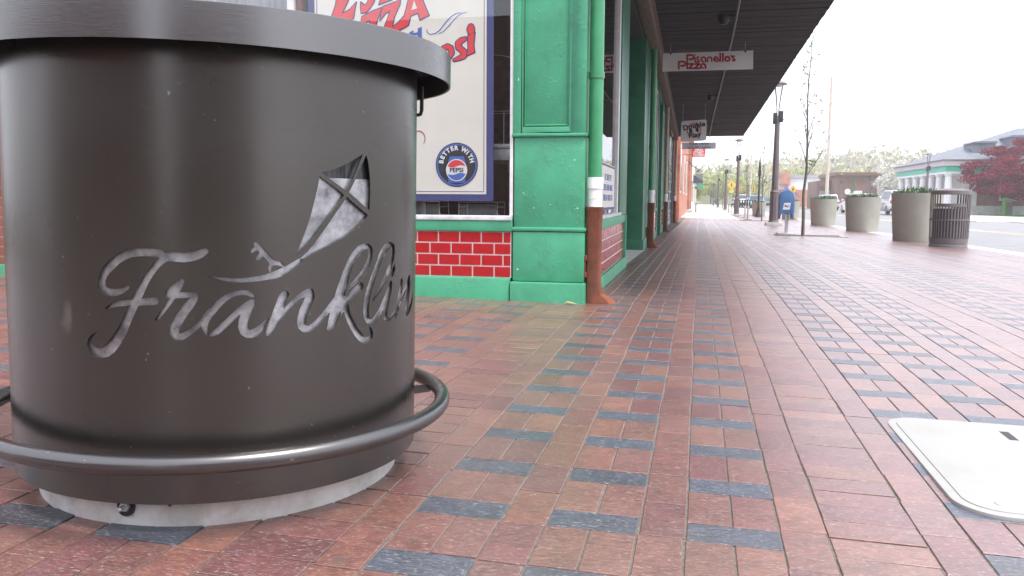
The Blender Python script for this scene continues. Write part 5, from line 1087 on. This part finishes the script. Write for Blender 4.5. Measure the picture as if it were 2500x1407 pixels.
# ------------------------------------------------------------------ vehicles
def car(paint, suv=False, L=4.6, Wd=1.85, H=1.5):
    t = thing('parked_car', '', 'car', local=True)
    hw = Wd/2; belt = .62*H if not suv else .60*H
    # y forward; body side profile (y, z)
    y0, y1 = -L/2, L/2
    lower = [(y0, .30), (y0-.04, .55), (y0+.02, belt-.05), (y0+.10, belt+.02), (y1-1.25, belt), (y1-.35, belt-.16), (y1-.03, belt-.30), (y1+.02, .45), (y1-.05, .25)]
    # wheel arches cut into sill
    def arch(c): return [(c+.38*math.cos(PI*k/10), .30+.36*math.sin(PI*k/10)) for k in range(11)]
    bot = [(y1-.45, .25)]+arch(y1-.85)[0:]+[(0, .22)]+arch(y0+.85)+[(y0+.3, .28)]
    prof = lower+bot
    def section(m, prof, xs):
        n = len(prof); b = len(m.v)
        vs = []
        for x, k in xs:
            for (yy, zz) in prof: vs.append((x, yy*k, zz))
        fs = []
        for i in range(len(xs)-1):
            for j in range(n): fs.append((i*n+j, i*n+(j+1) % n, (i+1)*n+(j+1) % n, (i+1)*n+j))
        fs.append(tuple(range(n))[::-1]); fs.append(tuple(range((len(xs)-1)*n, len(xs)*n)))
        m.add(vs, fs)
    m = MB(); section(m, prof, [(-hw, .975), (-hw+.09, .995), (-hw*.5, 1.0), (hw*.5, 1.0), (hw-.09, .995), (hw, .975)]); m.build('body', M[paint], t, smooth=True, ang=40)
    # greenhouse
    rb, rf = (y0+.12, y1-1.45) if suv else (y0+.55, y1-1.4)
    tb_, tf = (y0+.42, y1-2.15) if suv else (y0+1.25, y1-2.1)
    zb, zt = belt-.01, H
    def frust(m, yb0, yf0, yb1, yf1, w0, w1, z0, z1):
        m.add([(-w0, yb0, z0), (w0, yb0, z0), (w0, yf0, z0), (-w0, yf0, z0), (-w1, yb1, z1), (w1, yb1, z1), (w1, yf1, z1), (-w1, yf1, z1)],
              [(0, 3, 2, 1), (4, 5, 6, 7), (0, 1, 5, 4), (1, 2, 6, 5), (2, 3, 7, 6), (3, 0, 4, 7)])
    m = MB(); frust(m, rb, rf, tb_, tf, hw-.06, hw-.26, zb, zt-.03); m.build('cabin', M[paint], t, bevel=.05)
    m = MB(); ww0, ww1 = hw-.17, hw-.31
    def lerp(a, b_, k): return a+(b_-a)*k
    for (ya, yb_, s) in ((rb, tb_, -1), (rf, tf, 1)):
        k0, k1 = .12, .86; o_ = .018*s
        q = [(-lerp(ww0, ww1, k0), lerp(ya, yb_, k0)+o_, lerp(zb, zt, k0)), (lerp(ww0, ww1, k0), lerp(ya, yb_, k0)+o_, lerp(zb, zt, k0)), (lerp(ww0, ww1, k1), lerp(ya, yb_, k1)+o_, lerp(zb, zt, k1)), (-lerp(ww0, ww1, k1), lerp(ya, yb_, k1)+o_, lerp(zb, zt, k1))]
        m = MB(); m.add(q+[(a, b2-.03*s, c) for a, b2, c in q], [(0, 1, 2, 3), (7, 6, 5, 4), (0, 4, 5, 1), (1, 5, 6, 2), (2, 6, 7, 3), (3, 7, 4, 0)]); m.build('rear_window' if s < 0 else 'windscreen', M['glassdark'], t, bevel=.01)
    for s in (-1, 1):
        k0, k1 = .12, .86; m = MB()
        for f0, f1 in ((.10, .36), (.40, .64), (.68, .92)):
            q = []
            for k, f in ((k0, f0), (k0, f1), (k1, f1), (k1, f0)):
                yy = lerp(lerp(rb, tb_, k), lerp(rf, tf, k), f); xx = lerp(hw-.06, hw-.26, k)+.014; q.append((s*xx, yy, lerp(zb, zt, k)))
            m.add(q+[(a-s*.03, b2, c) for a, b2, c in q], [(0, 1, 2, 3), (7, 6, 5, 4), (0, 4, 5, 1), (1, 5, 6, 2), (2, 6, 7, 3), (3, 7, 4, 0)])
        m.build('side_window', M['glassdark'], t)
    for yy in (y0+.85, y1-.85):
        for s in (-1, 1):
            m = MB(); m.tube([(s*(hw-.22), yy, .33), (s*(hw-.01), yy, .33)], .33, 24); wh = m.build('wheel', M['tyre'], t, smooth=True)
            m = MB(); m.tube([(s*(hw-.012), yy, .33), (s*(hw+.002), yy, .33)], [.21, .19], 18); m.build('rim', M['rim'], wh, smooth=True)
    m = MB(); m.box(-hw+.03, hw-.03, y0-.06, y0+.12, .24, .44); m.build('rear_bumper', M['trim'], t, bevel=.03)
    m = MB(); m.box(-hw+.05, hw-.05, y1-.12, y1+.03, .22, .40); m.build('front_bumper', M['trim'], t, bevel=.03)
    for s in (-1, 1):
        m = MB(); m.box(s*(hw-.26) if s > 0 else -hw+.03, s*(hw-.03) if s > 0 else -hw+.26, y0-.055, y0+.06, belt-.26, belt-.04); m.build('tail_light', M['taillight'], t, bevel=.015)
        m = MB(); m.box(s*(hw-.36) if s > 0 else -hw+.08, s*(hw-.08) if s > 0 else -hw+.36, y1-.1, y1+.0, belt-.38, belt-.24); m.build('headlight', M['headlight'], t, bevel=.015)
        m = MB(); m.box(s*(hw-.35) if s > 0 else -hw+.1, s*(hw-.1) if s > 0 else -hw+.35, y0-.075, y0-.05, .47, .53); m.build('reflector', M['taillight'], t)
        m = MB(); m.box(s*(hw+.02) if s > 0 else -hw-.16, s*(hw+.16) if s > 0 else -hw-.02, rf-.1, rf+.02, belt+.04, belt+.17); m.build('mirror', M[paint], t, bevel=.02)
    m = MB(); m.box(-.24, .24, y0-.058, y0-.03, .62, .74); m.build('number_plate', M['signwhite'], t)
    m = MB(); m.box(-.4, .4, y1-.0, y1+.035, .42, .56); m.build('grille', M['trim'], t, bevel=.01)
    return t
def put(t, x, y, rz, label, z=None, group='cars parked along the street'):
    t.location = (x, y, (-.33 if z is None else z)); t.rotation_euler = (0, 0, rz); t['label'] = label; t['category'] = 'car'; t['group'] = group; return t
suv = car('carsilver', True, 4.7, 1.95, 1.86)
put(suv, 14.75, 68.4, .06, 'silver white suv parked with its rear to us between the nearest and middle planters')
hatch = car('carwhite', True, 4.4, 1.85, 1.62)
put(hatch, 12.5, 71.0, .06, 'white hatchback parked behind the middle planter')
c = copy_tree(suv); put(c, 12.9, 91.5, .06, 'pale car parked behind the farthest of the three planters'); c.scale = (.95, .95, .88)
c = copy_tree(hatch); put(c, 18.3, 96, .1, 'white car roof showing above the middle planter plants'); c.scale = (1, 1, .95)
blue = car('carblue', False, 4.7, 1.9, 1.62); put(blue, 6.35, 100, PI, 'pale blue car facing us behind the slatted bench')
c = copy_tree(hatch); put(c, 5.95, 128, PI, 'white pickup facing us left of the pale blue car'); c.scale = (1.05, 1, 1.15)
dk = car('cardark', False, 4.6, 1.85, 1.45); put(dk, 9.7, 128, PI, 'dark car facing us down the street between the black post and the big lamp')
c = copy_tree(dk); put(c, 6.3, 150, PI, 'small dark car far down the near kerb')

# ------------------------------------------------------------------ buildings along the near side, beyond the canopy
def bld(name, label, x, y, z=0): return thing(name, label, 'building', (x, y, z))
o1 = bld('brick_building', 'tall orange brick building front just past the end of the canopy', -5, 55)
def bp_(nm, mt, o, *boxes, **k): return part(nm, mt, *boxes, parent=o, **k)
bp_('wall', M['orangebrick'], o1, (-10, -.95, 31.6, 78, -.4, 5.6))
bp_('pilaster', M['orangebrick'], o1, (-.95, -.80, 62, 63.2, -.4, 5.6), (-.95, -.82, 76.8, 78, -.4, 5.6), (-.95, -.84, 33, 33.6, -.4, 5.6))
bp_('cornice', M['orangebrick'], o1, (-10, -.7, 31.5, 78.1, 5.601, 5.95))
bp_('steps', M['concrete'], o1, (-.95, -.55, 58, 66, -.4, -.05))
for yy in (37, 46, 55, 69):
    ww = bp_('window', M['white'], o1, (-.96, -.9, yy, yy+1.6, 1.0, 3.2)); bp_('pane', M['glassdark'], o1, (-.91, -.895, yy+.1, yy+1.5, 1.1, 3.1))
rs = thing('hanging_sign', 'small red sign with white three-line tavern lettering on the brick front', 'sign', (-.16, 45, 3.0))
part('board', mat('bright_red_sign', (.62, .03, .05), .45), (-.50, .20, 45, 45.06, 3.0, 3.45), parent=rs, bevel=.02)
for i, tx_ in enumerate(('MAIN', 'STREET', 'TAVERN')): text_part('lettering', M['signwhite'], rs, tx_, .17, (-.15, 44.99, 3.36-.135*i), thick=.004, bold=.004)
part('bracket', M['black'], (-.96, .2, 45.02, 45.04, 3.46, 3.49), (-.96, -.5, 45.02, 45.04, 3.1, 3.13), parent=rs)
gl = thing('wall_lamp', 'gooseneck wall lamp on a bracket above the dark awning', 'lamp', (-.9, 62, 3.1))
m = MB(); m.tube([(-.95, 62, 3.55), (-.6, 62, 3.15), (-.1, 62, 2.9)], .03, 6); m.build('arm', M['black'], gl, smooth=True)
m = MB(); m.lathe([(.3, 2.72), (.12, 2.92), (.05, 3.0)], (-.1, 62, 0), 14); m.build('shade', M['lamp'], gl, smooth=True)
o2 = bld('white_building', 'white painted shop front beyond the orange brick building', -5, 92)
bp_('wall', M['white'], o2, (-10, -.85, 78.2, 112, -.4, 5.2)); bp_('window', M['glassdark'], o2, (-.9, -.845, 82, 88, .5, 2.6), (-.9, -.845, 92, 100, .5, 2.6))
aw = thing('awning', 'dark striped shop awning with a small dark sign panel on the white front', 'awning', (-.5, 98, 2.7))
m = MB(); m.prism([(-.85, 3.5), (.25, 2.75), (.25, 2.62), (-.85, 2.62)], 94, 100, 'y'); m.build('cloth', mat('dark_awning_cloth', (.05, .055, .06), .8), aw)
part('panel', mat('grey_awning_sign', (.2, .2, .22), .6), (-.6, .2, 100.2, 100.3, 2.95, 3.75), parent=aw)
ov = thing('hanging_sign', 'oval teal green sign under the dark awning', 'sign', (-.1, 110, 2.1))
m = MB(); m.prism([(-.1+.42*math.cos(2*PI*k/28), 2.42+.3*math.sin(2*PI*k/28)) for k in range(28)], 110, 110.06); m.build('board', mat('teal_green_sign', (.01, .28, .18), .5), ov)
part('bracket', M['black'], (-.85, .2, 110.02, 110.04, 2.73, 2.77), parent=ov)
o3 = bld('pale_building', 'low pale building at the far left end of the street', -5, 150); bp_('wall', mat('pale_tan_wall', (.5, .44, .34), .8), o3, (-10, -.8, 112.2, 190, -.4, 3.6)); bp_('awning', M['brown'], o3, (-.8, -.1, 118, 122, 2.2, 2.6))
ta = thing('pavement_table', 'small white cafe table outside the orange brick front', 'table', (-.35, 62.5, G(0, 62)))
m = MB(); g = G(0, 62); m.lathe([(.3, .72), (.3, .75)], (-.3, 60.5, g), 16); m.build('top', M['white'], ta)
m = MB(); m.tube([(-.3, 60.5, g), (-.3, 60.5, g+.72)], .03, 8); m.lathe([(.2, 0), (.05, .04)], (-.3, 60.5, g), 12); m.build('leg', M['black'], ta)

# ------------------------------------------------------------------ far side of the street
bk = bld('bank_building', 'brick building with white columned porch, teal fascia and grey slate roof with dormers', 26, 77, -.32)
X0, Y0, Y1, X1 = 18.75, 70.0, 86.5, 37.0
bp_('wall', M['redbrick'], bk, (20.9, X1, 70.6, 85.5, -.4, 3.0), bevel=0)
bp_('foundation', M['concrete'], bk, (20.85, X1+.05, 70.55, 85.6, -.45, .35))
bp_('wall', mat('pale_plaster_wall', (.6, .6, .58), .7), bk, (20.86, 20.899, 70.7, 85.4, .35, 3.0), (20.2, 21.2, 70.55, 70.599, .35, 3.0))
bp_('fascia', M['teal'], bk, (X0-.1, X1, Y0-.1, Y1, 3.02, 3.45)); bp_('beam', M['white'], bk, (X0-.05, X1, Y0-.05, Y1-.05, 2.85, 3.019))
bp_('cornice', mat('grey_lilac_trim', (.42, .40, .42), .6), bk, (X0-.3, X1, Y0-.3, Y1+.2, 3.451, 3.85)); bp_('gutter', M['brown'], bk, (X0-.4, X1, Y0-.4, Y1+.3, 3.851, 3.93))
for yy in (70.35, 72.9, 75.4, 78.0, 80.6, 83.4, 86.2):
    m = MB(); m.lathe([(.36, -.4), (.36, -.25), (.30, -.2), (.29, 1.2), (.25, 2.66), (.33, 2.72), (.36, 2.849)], (X0+.3, yy, 0), 20); m.build('column', M['white'], bk, smooth=True)
bp_('porch_floor', M['concrete'], bk, (X0-.2, 20.84, Y0-.2, Y1, -.45, -.2))
bp_('sign_band', mat('dark_green_band', (.01, .12, .08), .5), bk, (20.2, 22.6, 70.5, 70.549, 2.3, 2.8))
for xx in (22.9, 25.6, 28.4):
    ww = bp_('window', M['white'], bk, (xx-.1, xx+1.15, 70.52, 70.62, .75, 2.0)); bp_('pane', M['glassdark'], ww, (xx+.05, xx+1.0, 70.50, 70.519, .9, 1.85)); bp_('glazing_bar', M['white'], ww, (xx+.5, xx+.55, 70.48, 70.499, .9, 1.85))
m = MB(); xr0, xr1, yr, zr_ = 26.2, 31, 78, 6.9
m.add([(X0-.4, Y0-.4, 3.93), (X1, Y0-.4, 3.93), (X1, Y1+.3, 3.93), (X0-.4, Y1+.3, 3.93), (xr0, yr, zr_), (xr1, yr, zr_)], [(0, 1, 5, 4), (1, 2, 5), (2, 3, 4, 5), (3, 0, 4), (0, 3, 2, 1)]); rf = m.build('roof', M['slate'], bk)
for dx, dy, dz in ((20.9, 71.2, 4.95), (24.0, 72.6, 5.5)):
    m = MB(); m.prism([(dy, dz-.7), (dy, dz+.3), (dy+2.5, dz+.3), (dy+2.5, dz-.7)], dx, dx+1.6, 'x'); dm = m.build('dormer', M['slate'], rf)
    m = MB(); m.prism([(dx-.15, dz+.3), (dx+1.75, dz+.3), (dx+1.6, dz+.45), (dx+.0, dz+.45)], dy-.15, dy+2.4); m.build('dormer_roof', M['slate'], dm)
m = MB(); m.prism([(25.6, 3.94), (33.5, 3.94), (29.6, 6.9)], 69.3, 69.6); m.build('gable', M['white'], bk)
# shrubs, lawn things
def bush(x, y, rx, rz, mt, label, n=700, s=.07, seed=1):
    rr = random.Random(seed); t = thing('bush', label, 'bush', (x, y, -.33)); m = MB()
    for k in range(7): leaf_cloud(m, rr, (x+rr.uniform(-.5, .5)*rx, y+rr.uniform(-.3, .3)*rx, -.3+rz*rr.uniform(.35, .65)), rx*.55, n//7, s, rz/rx*.8)
    m.build('foliage', M[mt], t, fix=False); m = MB(); m.tube([(x, y, -.35), (x, y, -.3+rz*.6)], .04, 6); m.build('stem', M['bark'], t); return t
bush(22.7, 71.0, .75, .62, 'yellowleaf', 'low yellow green bush left of the lime edged box', seed=2)
bush(23.9, 71.6, .9, 1.1, 'leaf', 'rounded green bush right behind the yellow one', seed=3)
bush(27.2, 71.8, 1.3, 1.2, 'leaf', 'green bush at the right edge beyond the maple trunk', seed=4)
gb = thing('kiosk_box', 'lime edged grey box with small red emblem on the lawn edge', 'kiosk', (24.3, 73.2, -.3))
LX, LY = 23.35, 70.2
gb.location = (LX, LY, -.3)
part('frame', M['lime'], (LX-.32, LX+.30, LY+.05, LY+.4, -.35, 1.0), parent=gb, bevel=.02); pnl = part('panel', mat('grey_box_panel', (.17, .17, .18), .5), (LX-.16, LX+.34, LY, LY+.049, -.35, .78), parent=gb)
part('emblem', M['redprint'], (LX-.06, LX+.22, LY-.01, LY-.001, .42, .6), parent=gb); part('emblem', M['signwhite'], (LX-.1, LX+.24, LY-.01, LY-.001, .68, .73), parent=gb)
# red maple
def big_tree(name, label, x, y, z0, h, R, mt, seed, n=9000, ls=.11, nst=4, flat=.7, group=None, trunkh=1.2, cz=None, bark='bark', cxo=0):
    rr = random.Random(seed); t = thing(name, label, 'tree', (x, y, z0), group=group); T = MB(); ends = []
    for k in range(nst):
        a = 2*PI*k/nst+rr.uniform(-.3, .3); p = [Vector((x, y, z0-.1)), Vector((x+.1*math.cos(a), y+.1*math.sin(a), z0+trunkh*.4))]
        d = Vector((math.cos(a)*.7, math.sin(a)*.7, .9)).normalized(); L = (h-trunkh*.4)*.55
        for s in range(5):
            d = (d+Vector((rr.uniform(-.25, .25), rr.uniform(-.25, .25), rr.uniform(-.05, .2)))).normalized(); p.append(p[-1]+d*L/5)
        T.tube(p, [.16, .13, .11, .09, .07, .05, .03][:len(p)], 7); ends += p[3:]
        for j in range(3, len(p)):
            for _ in range(3):
                dd = (d+Vector((rr.uniform(-1.3, 1.3), rr.uniform(-1.3, 1.3), rr.uniform(-.3, .7)))).normalized(); e = p[j]+dd*L*.4; T.tube([p[j], p[j].lerp(e, .5)+Vector((0, 0, .06)), e], [.045, .03, .012], 5); ends.append(e)
    T.build('trunk', M[bark], t, smooth=True, fix=False)
    m = MB(); cc = Vector((x+cxo, y, cz if cz is not None else z0+h*.62)); nc = 90
    for k in range(nc):
        while True:
            d = Vector((rr.uniform(-1, 1), rr.uniform(-1, 1), rr.uniform(-1, 1)))
            if .35 < d.length <= 1: break
        c = cc+Vector((d.x*R, d.y*R, d.z*(h*.42))); 
        leaf_cloud(m, rr, c, R*rr.uniform(.12, .24), n//nc, ls, flat)
    for e in ends: leaf_cloud(m, rr, e, R*.13, n//200, ls, flat)
    m.build('crown', M[mt], t, fix=False); return t
big_tree('maple_tree', 'spreading maroon red maple tree in front of the bank building', 24.2, 67.5, -.33, 5.4, 4.0, 'maroonleaf', 21, n=22000, ls=.10, flat=.42, cz=3.05, cxo=-.6)
big_tree('blossom_tree', 'white blossoming tree at the left end of the bank porch', 22.6, 101, -.33, 5.8, 2.9, 'blossom', 22, n=7000, ls=.13)
# brown brick building with mural
bb = bld('brown_brick_building', 'flat roofed brown brick building with a pale wall painting and grey doors', 19, 115, -.3)
bp_('wall', M['brownbrick'], bb, (16.3, 24.2, 108, 122, -.4, 3.75)); bp_('wall', M['brownbrick'], bb, (14.6, 16.29, 112, 122, -.4, 3.2))
bp_('roof_edge', M['brown'], bb, (16.0, 26.2, 107.6, 122.3, 3.751, 4.15)); bp_('door', mat('grey_shutter', (.3, .28, .28), .6), bb, (14.9, 15.5, 111.9, 112, -.3, 1.9), (15.6, 16.2, 111.9, 112, -.3, 1.9))
bp_('window', M['white'], bb, (18.2, 19.3, 107.9, 108, .9, 1.9)); bp_('pane', M['glassdark'], bb, (18.35, 19.15, 107.85, 107.899, 1.0, 1.4))
mu_ = bp_('mural', mat('pale_mural', (.52, .46, .50), .8, col2=(.40, .33, .33), vscale=.9), bb, (21.0, 24.2, 107.9, 107.999, -.3, 3.7))
m = MB(); m.prism([(22.0, -.3), (22.2, .9), (21.8, 1.4), (22.3, 1.7), (22.4, 2.3), (22.8, 2.7), (23.3, 2.5), (23.4, 1.9), (23.2, 1.5), (23.7, 1.1), (23.8, -.3)], 107.85, 107.899); m.build('painted_figure', mat('mural_figure', (.52, .38, .33), .8, col2=(.66, .60, .56), vscale=2.5), mu_)
# white and orange building with chimney
wb = bld('white_building', 'low white building with orange brick base and brick chimney far across the street', 16, 146, -.3)
bp_('wall', M['orangebrick'], wb, (12.0, 18.5, 140, 150, -.4, 2.4)); bp_('wall', M['white'], wb, (12.0, 18.5, 140.05, 150, 2.401, 4.2)); bp_('roof_edge', mat('grey_parapet', (.35, .33, .36), .7), wb, (11.5, 18.8, 139.8, 150.2, 4.201, 4.75))
bp_('chimney', M['orangebrick'], wb, (12.4, 13.9, 139, 139.9, 3.0, 5.2))
sr = thing('star_sign', 'blue five-pointed star sign edged in red on the wall behind the mailbox', 'sign', (13.6, 138.5, .6))
P = []
for k in range(10):
    a = PI/2+PI*k/5; r_ = 1.95 if k % 2 == 0 else .85; P.append((13.35+r_*math.cos(a), 1.25+r_*math.sin(a)))
m = MB(); m.prism([(13.35+(a-13.35)*1.12, 1.25+(b2-1.25)*1.12) for a, b2 in P], 138.5, 138.6); m.build('edge', M['starred'], sr)
m = MB(); m.prism(P, 138.3, 138.499); m.build('face', M['starblue'], sr)
part('post', M['black'], (13.3, 13.4, 138.62, 138.7, -.4, 1.5), parent=sr)
# road signs and signals
def crossing(x, y, zc, r_, label):
    t = thing('road_sign', label, 'road sign', (x, y, -.3)); m = MB(); m.prism([(x-r_, zc), (x, zc+r_), (x+r_, zc), (x, zc-r_)], y, y+.03); m.build('plate', M['yellow'], t)
    m = MB(); m.prism([(x-.5*r_, zc-1.75*r_), (x+.5*r_, zc-1.75*r_), (x+.5*r_, zc-1.1*r_), (x-.5*r_, zc-1.1*r_)], y, y+.03); m.build('plate', M['yellow'], t)
    m = MB(); m.box(x-.06*r_-.03, x+.06*r_+.03, y-.02, y-.002, zc-.45*r_, zc+.3*r_); m.box(x-.25*r_, x+.25*r_, y-.02, y-.002, zc-.05*r_, zc+.08*r_); m.ball((x, y-.01, zc+.45*r_), .12*r_, .01, .12*r_); m.build('walking_figure', M['ink'], t)
    m = MB(); m.tube([(x, y+.06, -.35), (x, y+.06, zc+.8*r_)], .04, 8); m.build('pole', M['steel'], t, smooth=True); return t
crossing(4.15, 118, 2.75, .62, 'yellow diamond pedestrian crossing sign right of the third street lamp')
crossing(9.6, 92, 1.85, .42, 'yellow diamond crossing sign just behind the bare young tree trunk')
sgn = thing('traffic_signals', 'cable of yellow traffic signals strung across the far street', 'traffic lights', (8, 122, 3))
m = MB(); m.tube([(-1.5, 122, 2.9), (5, 122, 2.75), (12, 122, 2.9)], .03, 5); m.build('cable', M['black'], sgn)
for xx in (5.6, 7.3, 10.2):
    m = MB(); m.box(xx-.17, xx+.17, 121.9, 122.2, 1.75, 2.7); hd = m.build('signal_head', M['yellow'], sgn, bevel=.03)
    m = MB()
    for j in range(3): m.tube([(xx, 121.9, 1.93+.3*j), (xx, 121.8, 1.93+.3*j)], .09, 10)
    m.build('lens', M['black'], hd)
for xx, yy, h_, lb in ((13.0, 92, 13.5, 'tall pale wooden utility pole left of the brown brick building'), (9.0, 160, 9, 'thin distant pole at the end of the street')):
    t = thing('utility_pole', lb, 'pole', (xx, yy, -.3)); m = MB(); m.tube([(xx, yy, -.4), (xx, yy, h_)], [.19, .13], 12); m.build('pole', M['woodpole'], t, smooth=True)
    m = MB(); m.box(xx-.1, xx+.1, yy-.2, yy-.1, h_*.55, h_*.55+.5); m.build('transformer', M['steel'], t)
ds = thing('round_sign', 'white round sign on a dark post before the brown brick building', 'sign', (17.0, 104, -.3))
m = MB(); m.prism([(17.0+.33*math.cos(2*PI*k/24), 1.75+.33*math.sin(2*PI*k/24)) for k in range(24)], 104, 104.04); m.build('plate', M['signwhite'], ds); m = MB(); m.tube([(17, 104.08, -.35), (17, 104.08, 1.9)], .05, 8); m.build('post', M['black'], ds)

# hills and woods
def hillz(x, y): return -.5+np.clip((y-170)/160, 0, 1)**1.2*(9+3*np.sin(x/70+.6)+2*np.sin(x/26))*np.clip((x+60)/120, .25, 1)
grid_sheet('hills', np.linspace(-250, 520, 60), np.linspace(165, 420, 24), M['hill'], 0, hillz)
def woods():
    rr = np.random.default_rng(5); n = 1500; x = rr.uniform(-120, 420, n); y = rr.uniform(190, 390, n); z = hillz(x, y)
    V = []; F = []; R = random.Random(9); m = MB()
    for a, b2, c in zip(x, y, z):
        r_ = R.uniform(2.2, 4.2); m.tube([(a, b2, c-.5), (a, b2, c+r_)], .25, 4)
        leaf_cloud(m, R, (a, b2, c+r_*1.3), r_, 34, .85, 1.1)
    o = m.build('far_woods', M['woods'], fix=False); o['kind'] = 'stuff'
woods()
for i, (x, y, h, R_, mt, lb) in enumerate(((3.2, 176, 6.5, 4, 'yellowleaf', 'pale green leafy tree at the far end of the near pavement'), (8.5, 170, 5.5, 3.6, 'yellowleaf', 'yellow green tree beyond the traffic signals'), (17, 168, 6.5, 4, 'yellowleaf', 'yellow green tree behind the white and orange building'),
                                    (-1.5, 168, 6.5, 3.6, 'yellowleaf', 'small green tree beside the low pale building'), (27, 150, 6, 3.6, 'yellowleaf', 'hazy green tree beyond the brown brick building'), (36, 130, 7, 4, 'yellowleaf', 'pale yellow green tree behind the bank roof'))):
    big_tree('leafy_tree', lb, x, y, -.3, h, R_, mt, 40+i, n=3500, ls=.22, group='leafy trees beyond the street')
# fallen leaf by the pillar foot
lf = thing('fallen_leaf', 'dry curled leaf lying at the foot of the green pillar', 'leaf', (-.78, 3.44, G(-.78, 3.44)))
m = MB(); g = G(-.78, 3.44)+.004; m.add([(-.83, 3.44, g), (-.80, 3.42, g+.014), (-.76, 3.43, g+.006), (-.735, 3.445, g+.001), (-.77, 3.46, g+.01), (-.81, 3.46, g+.02)], [(0, 1, 5), (1, 2, 4, 5), (2, 3, 4)]); m.build('blade', mat('dry_leaf', (.42, .27, .14), .7), lf, fix=False)
# unseen buildings added behind the viewer to shape drum reflections and front light
bh = bld('brick_building', 'unseen red brick building added behind the viewer for dark reflections', -15, -15)
bp_('wall', M['redbrick'], bh, (-42, -1.8, -34, -20, -.3, 7))
for xx in (-28, -22, -16, -10, -5):
    for zz in (.9, 4): bp_('window', M['glassdark'], bh, (xx, xx+1.6, -19.999, -19.96, zz, zz+1.9))
b2h = bld('added_brown_building', 'unseen brown building added behind the viewer, past a gap for a bright reflection', 9, -18)
bp_('wall', M['brownbrick'], b2h, (3.2, 22, -36, -21, -.4, 7))
for xx in (3.5, 7, 11): bp_('window', M['glassdark'], b2h, (xx, xx+1.8, -20.999, -20.96, 1, 3))

# ------------------------------------------------------------------ haze
def haze():
    m = MB(); m.box(-270, 540, -60, 440, -1.8, 60); o = m.build('haze', None); h = bpy.data.materials.new('haze_air'); h.use_nodes = True; n = h.node_tree; n.nodes.clear()
    ou = n.nodes.new('ShaderNodeOutputMaterial'); v = n.nodes.new('ShaderNodeVolumePrincipled'); v.inputs['Color'].default_value = (.9, .92, .96, 1); v.inputs['Density'].default_value = HAZE; v.inputs['Anisotropy'].default_value = .2
    n.links.new(v.outputs[0], ou.inputs['Volume']); o.data.materials.append(h); o['kind'] = 'stuff'; o.display_type = 'WIRE'
HAZE = .0018
haze()
